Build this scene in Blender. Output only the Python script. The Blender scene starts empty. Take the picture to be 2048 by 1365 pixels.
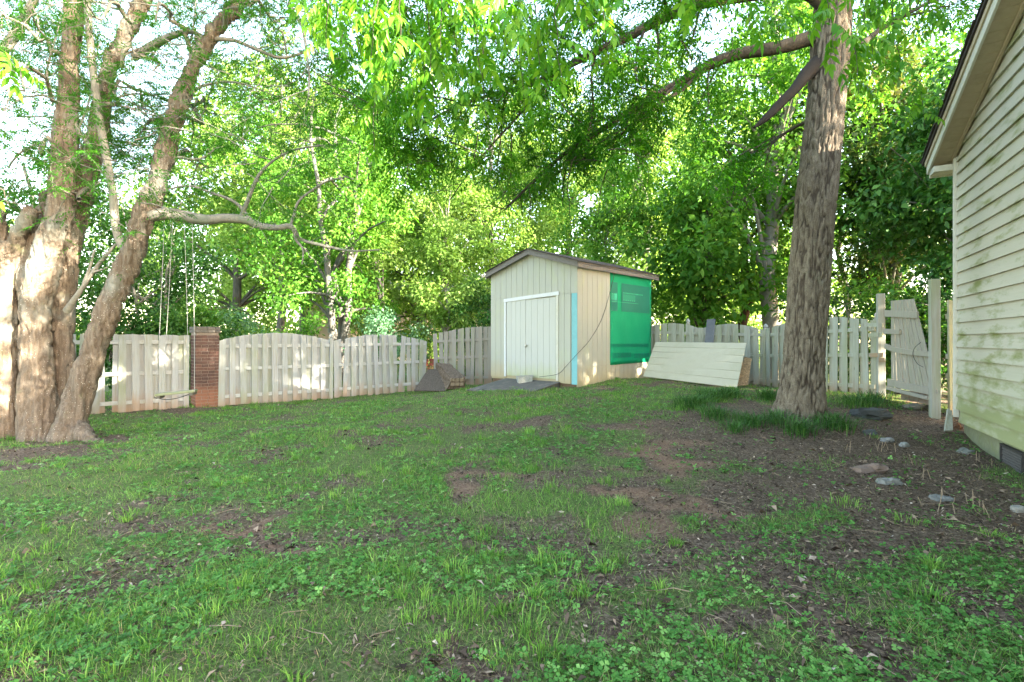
import bpy, bmesh, math, random
import numpy as np
from mathutils import Vector, Matrix
R = math.radians
rng = np.random.default_rng(7)
random.seed(7)
SC = bpy.context.scene
COL = SC.collection

# ------------------------------------------------------------------ camera, sky, sun, exposure
F, CX, HY, EYE = 1050.0, 1024.0, 682.5, 1.5
cam_d = bpy.data.cameras.new('camera')
cam = bpy.data.objects.new('camera', cam_d); COL.objects.link(cam)
cam.location = (0, 0, EYE); cam.rotation_euler = (R(90), 0, 0)
cam_d.sensor_width = 36; cam_d.lens = F/2048*36
cam_d.clip_start = 0.05; cam_d.clip_end = 1500
SC.camera = cam
SUN_AZ, SUN_EL = math.atan2(0.85, -0.52), R(20)
wd = bpy.data.worlds.new('World'); SC.world = wd; wd.use_nodes = True
wn = wd.node_tree.nodes; bg = wn['Background']
sky = wn.new('ShaderNodeTexSky'); sky.sky_type = 'NISHITA'; sky.sun_disc = False
sky.sun_elevation = SUN_EL; sky.sun_rotation = SUN_AZ
sky.air_density = 1.0; sky.dust_density = 1.0; sky.ozone_density = 0.6
wb = wn.new('ShaderNodeMix'); wb.data_type = 'RGBA'; wb.blend_type = 'MULTIPLY'; wb.inputs[0].default_value = 1; wb.inputs[7].default_value = (1.14, 1.0, .86, 1)
wd.node_tree.links.new(sky.outputs[0], wb.inputs[6]); wd.node_tree.links.new(wb.outputs[2], bg.inputs[0]); bg.inputs[1].default_value = 0.15
sl = bpy.data.lights.new('sun', 'SUN'); sl.energy = 5.0; sl.angle = R(0.5); sl.color = (1.0, 0.89, 0.72)
so = bpy.data.objects.new('sun', sl); COL.objects.link(so)
sdir = Vector((math.sin(SUN_AZ)*math.cos(SUN_EL), math.cos(SUN_AZ)*math.cos(SUN_EL), math.sin(SUN_EL)))
so.rotation_euler = sdir.to_track_quat('Z', 'Y').to_euler(); so.location = (10, -10, 15)
vs = SC.view_settings
vs.view_transform = 'Standard'; vs.look = 'None'; vs.gamma = 1; vs.use_curve_mapping = False
vs.exposure = 3.68
SC.cycles.max_bounces = 10; SC.cycles.diffuse_bounces = 6; SC.cycles.transmission_bounces = 6
SC.cycles.transparent_max_bounces = 8; SC.cycles.use_denoising = True; SC.cycles.denoiser = 'OPENIMAGEDENOISE'; SC.cycles.denoising_input_passes = 'RGB_ALBEDO_NORMAL'; SC.cycles.denoising_prefilter = 'NONE'; SC.cycles.sample_clamp_indirect = 6

# ------------------------------------------------------------------ numpy helpers
def at(px, py, Y):
    return np.array([(px-CX)/F*Y, Y, EYE-(py-HY)/F*Y])

def unit(v):
    return v/np.maximum(np.linalg.norm(v, axis=-1, keepdims=True), 1e-9)

def hash2(i, j, s):
    h = (i*374761393 + j*668265263 + s*974634777) & 0xFFFFFFFF
    h = ((h ^ (h >> 13))*1274126177) & 0xFFFFFFFF
    h = h ^ (h >> 16)
    return (h & 0xFFFF)/65535.0

def vn(x, y, s=0):
    x = np.asarray(x, float); y = np.asarray(y, float)
    xi = np.floor(x).astype(np.int64); yi = np.floor(y).astype(np.int64)
    fx = x-xi; fy = y-yi
    fx = fx*fx*(3-2*fx); fy = fy*fy*(3-2*fy)
    a = hash2(xi, yi, s); b = hash2(xi+1, yi, s); c = hash2(xi, yi+1, s); d = hash2(xi+1, yi+1, s)
    return (a*(1-fx)+b*fx)*(1-fy)+(c*(1-fx)+d*fx)*fy

def fbm(x, y, s=0, o=4):
    t, a, n = 0, .5, 0
    for k in range(o):
        t = t+a*vn(x*2**k+k*17.3, y*2**k-k*9.1, s+k); n += a; a *= .5
    return t/n

def smooth(a, b, x):
    t = np.clip((x-a)/(b-a), 0, 1); return t*t*(3-2*t)

# ground height: thin-plate spline through points read off the photograph
_G = [(250,823,11.6),(430,812,12.9),(665,798,14.7),(850,786,16.2),(930,776,16.8),(1155,777,12.9),(985,772,14.9),
      (1290,760,15.4),(1287,757,13.8),(1475,779,12.4),(1540,772,14.2),(1700,789,12.3),(1762,793,11),(1870,832,8.7),(1935,884,7.9),
      (2040,950,6.1),(1606,832,8.6),(100,872,9.2),(1058,786,12.3)]
_gp = [tuple(at(*g)) for g in _G]+[(0,0,0),(-3,2,0),(3,2,0),(0,3,0),(-12,5,-.15),(-1,7,.04),(2.5,6.5,.03),(-5,6.5,-.03),(4.5,5,0),(-9,8,-.1),
      (0,-3,0),(-16,14,-.2),(-10,20,-.1),(5,21,.1),(12,14,.1),(14,2,0),(3,24,.1)]
_gp = np.array(_gp)
def _phi(r): return np.where(r > 1e-6, r*r*np.log(np.maximum(r, 1e-6)), 0)
_n = len(_gp)
_K = _phi(np.linalg.norm(_gp[:, None, :2]-_gp[None, :, :2], axis=-1))+np.eye(_n)*.6
_P = np.c_[np.ones(_n), _gp[:, :2]]
_A = np.block([[_K, _P], [_P.T, np.zeros((3, 3))]])
_w = np.linalg.solve(_A, np.r_[_gp[:, 2], 0, 0, 0])
def gz(x, y):
    x = np.asarray(x, float); y = np.asarray(y, float); sh = x.shape
    xf, yf = x.ravel(), y.ravel()
    z = np.empty(xf.shape)
    for i in range(0, len(xf), 40000):
        X, Y = xf[i:i+40000], yf[i:i+40000]
        r = np.hypot(X[:, None]-_gp[None, :, 0], Y[:, None]-_gp[None, :, 1])
        z[i:i+40000] = _phi(r)@_w[:_n]+_w[_n]+_w[_n+1]*X+_w[_n+2]*Y
    out = np.maximum.reduce([-16-xf, xf-13, -3-yf, yf-21, np.zeros_like(xf)])
    k = 1-smooth(0, 6, out)
    z = np.clip(z, -.6, .9)*k+(-.1)*(1-k)
    z = z+(fbm(xf*1.3, yf*1.3, 3)-.5)*.07*k+(fbm(xf*6, yf*6, 9, 3)-.5)*.03*k
    return z.reshape(sh)

def W(px, py):
    """the ground point seen at a pixel"""
    Y = 8.0
    for _ in range(12):
        z = float(gz(np.array([(px-CX)/F*Y]), np.array([Y]))[0])
        Y = .5*Y+.5*min((EYE-z)*F/max(py-HY, 20), 40)
    return np.array([(px-CX)/F*Y, Y, z])

# ------------------------------------------------------------------ object helpers
def mesh_np(name, V, Fc, smooth_s=False, attr=None):
    V = np.asarray(V, np.float32); Fc = np.asarray(Fc, np.int32)
    m = bpy.data.meshes.new(name)
    k = Fc.shape[1]
    m.vertices.add(len(V)); m.vertices.foreach_set('co', V.ravel())
    m.loops.add(Fc.size); m.loops.foreach_set('vertex_index', Fc.ravel())
    m.polygons.add(len(Fc)); m.polygons.foreach_set('loop_start', np.arange(0, Fc.size, k, dtype=np.int32))
    if smooth_s: m.polygons.foreach_set('use_smooth', np.ones(len(Fc), bool))
    for an, av in (attr or {}).items():
        a = m.attributes.new(an, 'FLOAT', 'POINT'); a.data.foreach_set('value', np.asarray(av, np.float32))
    m.update(calc_edges=True); m.validate()
    return m

def link(name, mesh, mat=None, parent=None, loc=None, rot=None):
    o = bpy.data.objects.new(name, mesh); COL.objects.link(o)
    if mat is not None and mesh is not None and len(mesh.materials) == 0: mesh.materials.append(mat)
    if parent is not None: o.parent = parent
    if loc is not None: o.location = tuple(float(c) for c in loc)
    if rot is not None: o.rotation_euler = rot
    return o

def tag(o, label=None, cat=None, group=None, kind=None):
    if label: o['label'] = label
    if cat: o['category'] = cat
    if group: o['group'] = group
    if kind: o['kind'] = kind
    return o

def empty(name, loc, rz, label, cat, group=None):
    o = bpy.data.objects.new(name, None); COL.objects.link(o)
    o.location = tuple(float(c) for c in loc); o.rotation_euler = (0, 0, rz); o.empty_display_size = .2
    return tag(o, label, cat, group)

class MB:
    """collects polygons into one mesh"""
    def __init__(s): s.v = []; s.f = []
    def poly(s, pts):
        n = len(s.v); s.v += [tuple(map(float, p)) for p in pts]; s.f.append(tuple(range(n, n+len(pts))))
    def hexa(s, b, t):
        """solid from 4 bottom and 4 top corners (both counter-clockwise from above)"""
        n = len(s.v); s.v += [tuple(map(float, p)) for p in b]+[tuple(map(float, p)) for p in t]
        s.f += [(n+3, n+2, n+1, n), (n+4, n+5, n+6, n+7)]+[(n+i, n+(i+1) % 4, n+4+(i+1) % 4, n+4+i) for i in range(4)]
        return s
    def box(s, x0, x1, y0, y1, z0, z1):
        return s.hexa([(x0,y0,z0),(x1,y0,z0),(x1,y1,z0),(x0,y1,z0)], [(x0,y0,z1),(x1,y0,z1),(x1,y1,z1),(x0,y1,z1)])
    def prism(s, prof, axis, a, b):
        """2-D outline extruded along an axis from a to b"""
        def p(q, w):
            return {'x': (w, q[0], q[1]), 'y': (q[0], w, q[1]), 'z': (q[0], q[1], w)}[axis]
        n = len(s.v); k = len(prof)
        s.v += [p(q, a) for q in prof]+[p(q, b) for q in prof]
        s.f += [tuple(range(n+k-1, n-1, -1)), tuple(range(n+k, n+2*k))]
        s.f += [(n+i, n+(i+1) % k, n+k+(i+1) % k, n+k+i) for i in range(k)]
        return s
    def tube(s, P, r, k=6):
        V, Q = tube(np.array(P, float), np.array(r, float), k)
        n = len(s.v); s.v += [tuple(p) for p in V.tolist()]; s.f += [tuple(i+n for i in q) for q in Q.tolist()]
        s.f += [tuple(range(n+k-1, n-1, -1)), tuple(range(len(s.v)-k, len(s.v)))]
        return s
    def mesh(s, name, bevel=0, smooth_s=False):
        m = bpy.data.meshes.new(name); m.from_pydata(s.v, [], s.f); m.update()
        b = bmesh.new(); b.from_mesh(m)
        bmesh.ops.recalc_face_normals(b, faces=b.faces)
        if bevel:
            bmesh.ops.bevel(b, geom=[e for e in b.edges if len(e.link_faces) == 2 and e.calc_face_angle(0) > .5], offset=bevel, segments=1, affect='EDGES')
        if smooth_s:
            for f in b.faces: f.smooth = True
        b.to_mesh(m); b.free()
        return m

def tube(P, r, k=6):
    n = len(P); T = unit(np.gradient(P, axis=0))
    up = np.array([0, 0, 1.0]) if abs(T[0, 2]) < .9 else np.array([1.0, 0, 0])
    N = unit(np.cross(np.cross(T[0], up), T[0]))
    V = np.empty((n, k, 3)); an = np.arange(k)*2*np.pi/k
    for i in range(n):
        N = unit(N-T[i]*np.dot(N, T[i])); B = np.cross(T[i], N)
        V[i] = P[i]+r[i]*(np.cos(an)[:, None]*N+np.sin(an)[:, None]*B)
    i, j = np.meshgrid(np.arange(n-1), np.arange(k), indexing='ij')
    a = i*k+j; b = i*k+(j+1) % k
    return V.reshape(-1, 3), np.stack([a, b, b+k, a+k], -1).reshape(-1, 4)

class Tubes:
    def __init__(s): s.V = []; s.Q = []; s.n = 0
    def add(s, P, r, k=6):
        V, Q = tube(np.asarray(P, float), np.asarray(r, float), k)
        s.V.append(V); s.Q.append(Q+s.n); s.n += len(V)
    def mesh(s, name): return mesh_np(name, np.concatenate(s.V), np.concatenate(s.Q), True)

def spline(P, m=8):
    """Catmull-Rom through rows of P"""
    P = np.asarray(P, float); E = np.vstack([2*P[0]-P[1], P, 2*P[-1]-P[-2]])
    out = []
    for i in range(1, len(E)-2):
        t = np.linspace(0, 1, m, endpoint=False)[:, None]
        a, b, c, d = E[i-1], E[i], E[i+1], E[i+2]
        out.append(.5*(2*b+(c-a)*t+(2*a-5*b+4*c-d)*t**2+(3*b-a-3*c+d)*t**3))
    out.append(P[-1:]); return np.concatenate(out)

# ------------------------------------------------------------------ materials
class M:
    def __init__(s, name, rough=.8, spec=.3):
        s.m = bpy.data.materials.new(name); s.m.use_nodes = True
        s.t = s.m.node_tree; s.n = s.t.nodes; s.p = s.n['Principled BSDF']
        s.p.inputs['Roughness'].default_value = rough
        s.p.inputs['Specular IOR Level'].default_value = spec
        s.L = s.t.links.new
        s.tc = s.n.new('ShaderNodeTexCoord'); s.co = s.tc.outputs['Object']
    def map(s, scale, src=None, loc=(0, 0, 0), rot=(0, 0, 0)):
        mp = s.n.new('ShaderNodeMapping'); mp.inputs['Scale'].default_value = scale
        mp.inputs['Location'].default_value = loc; mp.inputs['Rotation'].default_value = rot
        s.L(src or s.co, mp.inputs['Vector']); return mp.outputs[0]
    def noise(s, vec, scale=5, detail=4, rough=.6, dist=0):
        n = s.n.new('ShaderNodeTexNoise'); n.inputs['Scale'].default_value = scale
        n.inputs['Detail'].default_value = detail; n.inputs['Roughness'].default_value = rough
        n.inputs['Distortion'].default_value = dist
        s.L(vec, n.inputs['Vector']); return n.outputs['Fac']
    def voro(s, vec, scale=5, feature='F1', out='Distance'):
        n = s.n.new('ShaderNodeTexVoronoi'); n.feature = feature; n.inputs['Scale'].default_value = scale
        s.L(vec, n.inputs['Vector']); return n.outputs[out]
    def ramp(s, fac, stops):
        n = s.n.new('ShaderNodeValToRGB'); e = n.color_ramp.elements
        while len(e) < len(stops): e.new(.5)
        for el, (p, c) in zip(e, stops):
            el.position = p; el.color = (*c, 1) if not isinstance(c, (int, float)) else (c, c, c, 1)
        s.L(fac, n.inputs[0]); return n.outputs[0]
    def mix(s, fac, a, b, mode='MIX'):
        n = s.n.new('ShaderNodeMix'); n.data_type = 'RGBA'; n.blend_type = mode
        for i, v in ((0, fac), (6, a), (7, b)):
            if hasattr(v, 'node'): s.L(v, n.inputs[i])
            elif isinstance(v, (int, float)): n.inputs[i].default_value = v if i == 0 else (v, v, v, 1)
            else: n.inputs[i].default_value = (*v, 1)
        return n.outputs[2]
    def math(s, op, a, b=0.0):
        n = s.n.new('ShaderNodeMath'); n.operation = op
        for i, v in ((0, a), (1, b)):
            if hasattr(v, 'node'): s.L(v, n.inputs[i])
            else: n.inputs[i].default_value = v
        return n.outputs[0]
    def attr(s, name):
        n = s.n.new('ShaderNodeAttribute'); n.attribute_name = name; return n.outputs['Fac']
    def rand(s): return s.n.new('ShaderNodeObjectInfo').outputs['Random']
    def sep(s, i, src=None):
        n = s.n.new('ShaderNodeSeparateXYZ'); s.L(src or s.co, n.inputs[0]); return n.outputs[i]
    def randvec(s):
        """object coordinates shifted by a per-object random amount, so copies differ"""
        r = s.rand(); c = s.n.new('ShaderNodeCombineXYZ')
        s.L(s.math('MULTIPLY', r, 37.0), c.inputs[0]); s.L(s.math('MULTIPLY', r, 91.0), c.inputs[1]); s.L(s.math('MULTIPLY', r, 53.0), c.inputs[2])
        a = s.n.new('ShaderNodeVectorMath'); a.operation = 'ADD'; s.L(s.co, a.inputs[0]); s.L(c.outputs[0], a.inputs[1]); return a.outputs[0]
    def bump(s, h, strength=.4, dist=.01):
        b = s.n.new('ShaderNodeBump'); b.inputs['Strength'].default_value = strength; b.inputs['Distance'].default_value = dist
        s.L(h, b.inputs['Height']); s.L(b.outputs[0], s.p.inputs['Normal'])
    def col(s, c):
        if hasattr(c, 'node'): s.L(c, s.p.inputs['Base Color'])
        else: s.p.inputs['Base Color'].default_value = (*c, 1)
        return s

def leaf_mat(name, dark, mid, light, trans=.45, tint=(1.25, 1.2, .5), rough=.45, straw=None):
    k = M(name, rough, .14)
    r = k.attr('rnd')
    st_ = [(0, dark), (.5, mid), (.93, light), (1, tuple(min(1, x*1.25) for x in light))]
    if straw: st_ = [(0, straw), (.07, tuple(x*.7 for x in straw)), (.12, dark), (.5, mid), (.85, light), (1, tuple(min(1, x*1.3) for x in light))]
    c = k.ramp(r, st_)
    k.col(c)
    tr = k.n.new('ShaderNodeBsdfTranslucent'); k.L(k.mix(1, c, tint, 'MULTIPLY'), tr.inputs[0])
    mx = k.n.new('ShaderNodeMixShader'); mx.inputs[0].default_value = trans
    k.L(k.p.outputs[0], mx.inputs[1]); k.L(tr.outputs[0], mx.inputs[2])
    k.L(mx.outputs[0], k.n['Material Output'].inputs['Surface'])
    return k.m

def wood_paint(name, base, algae=.5, mud=True, bare=.25, hgt=1.7):
    """old white paint on boards standing on local z: grain, algae, bare grey wood, clay splashed on the foot"""
    k = M(name, .85, .2)
    v = k.randvec()
    grain = k.noise(k.map((38, 38, 2.2), v), 1, 5, .65)
    big = k.noise(k.map((3, 3, .9), v), 1, 4, .6)
    c = k.mix(k.ramp(grain, [(.3, 0), (.75, 1)]), tuple(x*.82 for x in base), base)
    bw = k.ramp(k.noise(k.map((26, 26, 1.3), v, (5, 2, 1)), 1, 5, .7), [(.6-bare*.3, 0), (.78-bare*.3, 1)])
    c = k.mix(k.math('MULTIPLY', bw, .75), c, (.26, .225, .18))
    al = k.ramp(big, [(.62-.28*algae, 0), (.85-.2*algae, 1)])
    al = k.math('MULTIPLY', al, k.ramp(k.rand(), [(.1, .15), (.9, 1)]))
    c = k.mix(k.math('MULTIPLY', al, .8), c, (.235, .26, .145))
    if mud:
        z = k.math('ADD', k.sep(2), k.math('MULTIPLY', k.noise(k.map((9, 9, 3), v), 1, 3), .5))
        md = k.ramp(k.math('DIVIDE', k.math('ADD', z, k.math('MULTIPLY', k.rand(), .22)), hgt), [(.16, 1), (.42, 0)])
        c = k.mix(k.math('MULTIPLY', md, .75), c, (.30, .185, .105))
        kn = k.ramp(k.voro(k.map((5, 5, 1.4), v), 1), [(.03, 1), (.07, 0)])
        c = k.mix(k.math('MULTIPLY', kn, .7), c, (.16, .13, .10))
    k.col(c); k.bump(grain, .35, .006)
    return k.m

def flat_mat(name, c, rough=.8, var=.15, scale=8, bump=.2, dirt=None, spec=.3):
    k = M(name, rough, spec); v = k.randvec()
    n = k.noise(v, scale, 6, .65)
    cc = k.mix(n, tuple(x*(1-var) for x in c), tuple(min(1, x*(1+var)) for x in c))
    if dirt: cc = k.mix(k.ramp(k.noise(v, scale*.45, 5, .7), [(.5, 0), (.75, .8)]), cc, dirt)
    k.col(cc); k.bump(n, bump, .01)
    return k.m
# ------------------------------------------------------------------ ground cover fields
def blob(px, py, rx, ry, s):
    p = W(px, py); return (p[0], p[1], rx, ry, s)
BARE = [blob(1360,925,.55,.85,1), blob(1335,1005,.6,.5,1), blob(1250,1060,.55,.3,.75), blob(985,955,.55,.3,.7), blob(1120,985,.6,.3,.55),
        blob(1330,850,.8,.9,.55), blob(1500,885,1.5,.9,.9), blob(1700,880,1.6,1.0,1), blob(1800,960,1.5,.8,1), blob(1950,1010,1.0,.7,1),
        blob(1640,985,1.1,.6,.8), blob(1780,1080,1.0,.35,.5), blob(1500,1100,.7,.4,.5), blob(1800,840,1.4,.8,1), blob(1560,820,1.5,.7,.9),
        blob(1050,855,1.4,.7,.45), blob(80,905,1.5,.55,1), blob(180,880,.9,.4,.9), blob(0,930,1.0,.35,.8), blob(340,985,.6,.3,.5), blob(540,1065,.25,.15,.7),
        blob(300,822,2.0,.35,.9), blob(1400,772,1.6,.35,1), blob(930,1310,.3,.12,.8), blob(1480,1230,.5,.2,.6), blob(1250,1200,.3,.15,.5)]
CLAY = [blob(1360,925,.5,.8,1), blob(1335,1005,.5,.45,1), blob(985,955,.5,.25,.8), blob(1250,1060,.6,.3,.7), blob(540,1065,.25,.15,.8), blob(1290,860,.7,.8,.35)]
def field(B, x, y):
    t = np.zeros(np.shape(x))
    wx = x+(fbm(x*1.9, y*1.9, 21, 5)-.5)*1.8; wy = y+(fbm(x*1.9, y*1.9, 31, 5)-.5)*1.8
    for bx, by, rx, ry, s in B:
        d = np.sqrt(((wx-bx)/rx)**2+((wy-by)/ry)**2)
        t = np.maximum(t, s*(1-smooth(.3, 1.35, d)))
    return t
def cover(x, y):
    """how much of the ground plants cover, 0..1"""
    b = field(BARE, x, y)
    rightside = smooth(.1, .5, x/np.maximum(y, 1))*.27
    n = fbm(x*2.3, y*2.3, 5)
    return np.clip(1.02-rightside-(.62*smooth(.48, .70, n))-b*1.05, 0, 1)

xs = np.concatenate([-np.geomspace(320, 16, 22), np.arange(-15, 12.01, .075), np.geomspace(13, 320, 22)])
ys = np.concatenate([-np.geomspace(320, 3, 16), np.arange(-2, 19.01, .075), np.geomspace(20, 520, 26)])
GX, GY = np.meshgrid(xs, ys, indexing='ij')
GZ = gz(GX, GY)
ni, nj = GX.shape
ii, jj = np.meshgrid(np.arange(ni-1), np.arange(nj-1), indexing='ij')
q = np.stack([ii*nj+jj, (ii+1)*nj+jj, (ii+1)*nj+jj+1, ii*nj+jj+1], -1).reshape(-1, 4)
fx, fy = GX.ravel(), GY.ravel()
gcov = cover(fx, fy); gclay = field(CLAY, fx, fy)
gme = mesh_np('ground', np.stack([fx, fy, GZ.ravel()], -1), q, True, {'cover': gcov, 'clay': gclay})
k = M('soil', .95, .1)
n1 = k.noise(k.co, 3, 6, .7); n2 = k.noise(k.co, 42, 6, .75); n3 = k.voro(k.map((1, 1, 1)), 30, 'F1', 'Color')
mul = k.ramp(n2, [(.32, (.02, .014, .010)), (.47, (.085, .06, .042)), (.6, (.19, .14, .10)), (.74, (.36, .29, .21))])
mul = k.mix(.3, mul, k.ramp(k.math('MULTIPLY', n3, 1.0), [(.2, (.03, .021, .015)), (.6, (.12, .085, .06)), (.85, (.24, .19, .14))]))
cl = k.ramp(n2, [(.3, (.09, .052, .034)), (.5, (.215, .128, .084)), (.72, (.37, .25, .17))])
c = k.mix(k.ramp(k.math('ADD', k.attr('clay'), k.math('MULTIPLY', k.math('SUBTRACT', n1, .5), 1.0)), [(.05, 0), (1.05, .85)]), mul, cl)
gr = k.ramp(n2, [(.3, (.03, .04, .012)), (.52, (.085, .14, .035)), (.72, (.19, .24, .085))])
c = k.mix(k.ramp(k.math('ADD', k.attr('cover'), k.math('MULTIPLY', k.math('SUBTRACT', n1, .5), .7)), [(.35, 0), (.8, .75)]), c, gr)
k.col(c); k.bump(n2, .9, .03)
ground = link('ground', gme, k.m); tag(ground, 'sloping yard of grass, clover and bare brown soil', None, None, 'structure')

# ---- grass
def blades(P, D, L, wd, seg, rnd):
    """P base, D horizontal lean vector (length = lean), L length, wd width"""
    n = len(P); ang = rng.uniform(0, np.pi, n)
    side = np.stack([np.cos(ang), np.sin(ang), np.zeros(n)], -1)*wd[:, None]*.5
    up = np.array([0, 0, 1.0])
    if seg == 1:
        tip = P+(unit(up+D))*L[:, None]
        V = np.stack([P-side, P+side, tip+side*.2, tip-side*.2], 1)
        Q = (np.arange(n)*4)[:, None]+np.array([0, 1, 2, 3]); k = 4
    else:
        mid = P+unit(up+D*.5)*(L*.55)[:, None]
        tip = mid+unit(up*.55+D*1.5)*(L*.5)[:, None]
        V = np.stack([P-side*.7, P+side*.7, mid+side, mid-side, tip+side*.12, tip-side*.12], 1)
        b = np.arange(n)*6
        Q = np.stack([b[:, None]+np.array([0, 1, 2, 3]), b[:, None]+np.array([3, 2, 4, 5])], 1).reshape(-1, 4); k = 6
    return V.reshape(-1, 3), Q, np.repeat(rnd, k)

def scatter(n, y0=1.5, y1=19, pw=.55, wide=1.2):
    u = rng.random(n); a = 1-pw
    Y = (y0**a+u*(y1**a-y0**a))**(1/a)
    X = rng.uniform(-1, 1, n)*(Y*wide+1.0)
    ok = (X > -13) & (X < 8.0)
    return X[ok], Y[ok]

def clear_of(x, y):
    """False under the shed, the house and the thick tree butts"""
    u = (x+.604)*.7184-(y-15.1)*.6957; v = (x+.604)*.6957+(y-15.1)*.7184
    ok = ~((u > -.05) & (u < 3.1) & (v > -.02) & (v < 3.6))
    hu = -(x-7.03)*.443-(y-8.3)*.897; hv = (x-7.03)*.897-(y-8.3)*.443
    ok &= ~((hu > -.1) & (hv > -.02))
    ok &= ~(np.hypot(x-4.77, y-8.6) < .5)
    return ok
Vs, Qs, Rs, off = [], [], [], 0
def push(V, Q, r):
    global off
    Vs.append(V); Qs.append(Q+off); Rs.append(r); off += len(V)
x, y = scatter(400000, pw=.45)
cv = cover(x, y); pat = fbm(x*.9+4, y*.9, 41)
keep = (rng.random(len(x)) < cv*(.55+.45*smooth(.35, .65, pat))) & clear_of(x, y)
x, y, pat = x[keep], y[keep], pat[keep]; z = gz(x, y); n = len(x)
far = smooth(4, 14, y)
Lb = rng.uniform(.02, .06, n)*(1+.7*smooth(.5, .7, pat))
blade_rnd = np.clip(.25+.5*fbm(x*.8, y*.8, 77)+rng.normal(0, .29, n), 0, 1)
push(*blades(np.stack([x, y, z-.004], -1), rng.normal(0, .75, (n, 3))*[1, 1, 0], Lb, rng.uniform(.0028, .005, n)*(1+1.6*far), 1, blade_rnd))
# thatch: dead blades lying between the living ones
x2, y2 = scatter(60000, pw=.6); k2 = (rng.random(len(x2)) < .35+.5*cover(x2, y2)) & clear_of(x2, y2); x2, y2 = x2[k2], y2[k2]; n = len(x2)
push(*blades(np.stack([x2, y2, gz(x2, y2)+.006], -1), rng.normal(0, 3.5, (n, 3))*[1, 1, 0], rng.uniform(.025, .08, n), rng.uniform(.0025, .0045, n)*(1+1.2*smooth(4, 14, y2)), 1, rng.uniform(0, .06, n)))
# tufts of taller grass
tx, ty = scatter(2100, 1.6, 17, .35)
tn = fbm(tx*.55+9, ty*.55, 51)
kp = (rng.random(len(tx)) < cover(tx, ty)*smooth(.36, .62, tn)) & clear_of(tx, ty)
tx, ty = tx[kp], ty[kp]
extra = np.array([W(a, b)[:2] for a, b in ((1270,903),(1140,868),(975,1075),(1060,880),(1865,1140),(1850,1200),(640,945),(700,900),(590,920),(880,1290),(1090,1310),(420,1235),(1350,1090),(1240,1010),(300,1300),(1690,1010),(1160,1190),(760,1150))])
tx = np.r_[tx, extra[:, 0]]; ty = np.r_[ty, extra[:, 1]]
nb = rng.integers(16, 60, len(tx)); nb[-len(extra):] = 70
idx = np.repeat(np.arange(len(tx)), nb); n = len(idx)
rad = rng.uniform(.02, .085, len(tx))[idx]
dx = rng.normal(0, 1, (n, 2))*rad[:, None]
px_, py_ = tx[idx]+dx[:, 0], ty[idx]+dx[:, 1]
lean = np.c_[dx/np.maximum(rad, .01)[:, None]*.3+rng.normal(0, .22, (n, 2)), np.zeros(n)]
Lt = rng.uniform(.045, .105, n)*(.7+.6*rng.random(len(tx)))[idx]
tr = np.clip(.35+.4*rng.random(len(tx))[idx]+rng.normal(0, .18, n), 0, 1)
push(*blades(np.stack([px_, py_, gz(px_, py_)-.004], -1), lean, Lt, rng.uniform(.0035, .0065, n)*(1+.8*smooth(5, 14, py_)), 2, tr))
grass_m = leaf_mat('grass_blades', (.055, .135, .024), (.11, .245, .045), (.22, .37, .09), .45, (1.1, 1.15, .5), .55, (.36, .30, .17))
tag(link('grass', mesh_np('grass', np.concatenate(Vs), np.concatenate(Qs), False, {'rnd': np.concatenate(Rs)}), grass_m),
    'patchy lawn of short grass with taller tufts', 'grass', None, 'stuff')

# ---- clover and small weeds
x, y = scatter(95000, 1.4, 13, .8)
keep = (rng.random(len(x)) < np.clip(cover(x, y)*.8+.1*(x > 0), 0, 1)*smooth(.36, .6, fbm(x*1.1+30, y*1.1, 61))) & clear_of(x, y)
x, y = x[keep], y[keep]; n = len(x); z = gz(x, y)
hh = rng.uniform(.008, .04, n); sz = rng.uniform(.009, .021, n)*(1+.5*smooth(4, 10, y)); a0 = rng.uniform(0, 2*np.pi, n); rr = np.clip(.2+.5*fbm(x*1.5, y*1.5, 71)+rng.normal(0, .27, n), 0, 1)
V = []
tilt = rng.normal(0, .3, (n, 2))
for j in range(3):
    a = a0+j*2*np.pi/3
    d = np.stack([np.cos(a), np.sin(a), np.zeros(n)], -1); d[:, 2] = (d[:, :2]*tilt).sum(1); s = np.stack([-np.sin(a), np.cos(a), np.zeros(n)], -1); s[:, 2] = (s[:, :2]*tilt).sum(1)
    c = np.stack([x, y, z+hh], -1)
    V.append(np.stack([c, c+d*(sz*.75)[:, None]+s*(sz*.62)[:, None], c+d*(sz*1.25)[:, None], c+d*(sz*.75)[:, None]-s*(sz*.62)[:, None]], 1))
V = np.stack(V, 1).reshape(-1, 3)
clover_m = leaf_mat('clover_leaves', (.05, .15, .03), (.095, .25, .05), (.19, .36, .10), .4, (1.1, 1.15, .5), .55)
tag(link('clover', mesh_np('clover', V, np.arange(len(V)).reshape(-1, 4), False, {'rnd': np.repeat(rr, 12)}), clover_m),
    'low clover and round leaved weeds spreading through the lawn', 'clover', None, 'stuff')

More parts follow.
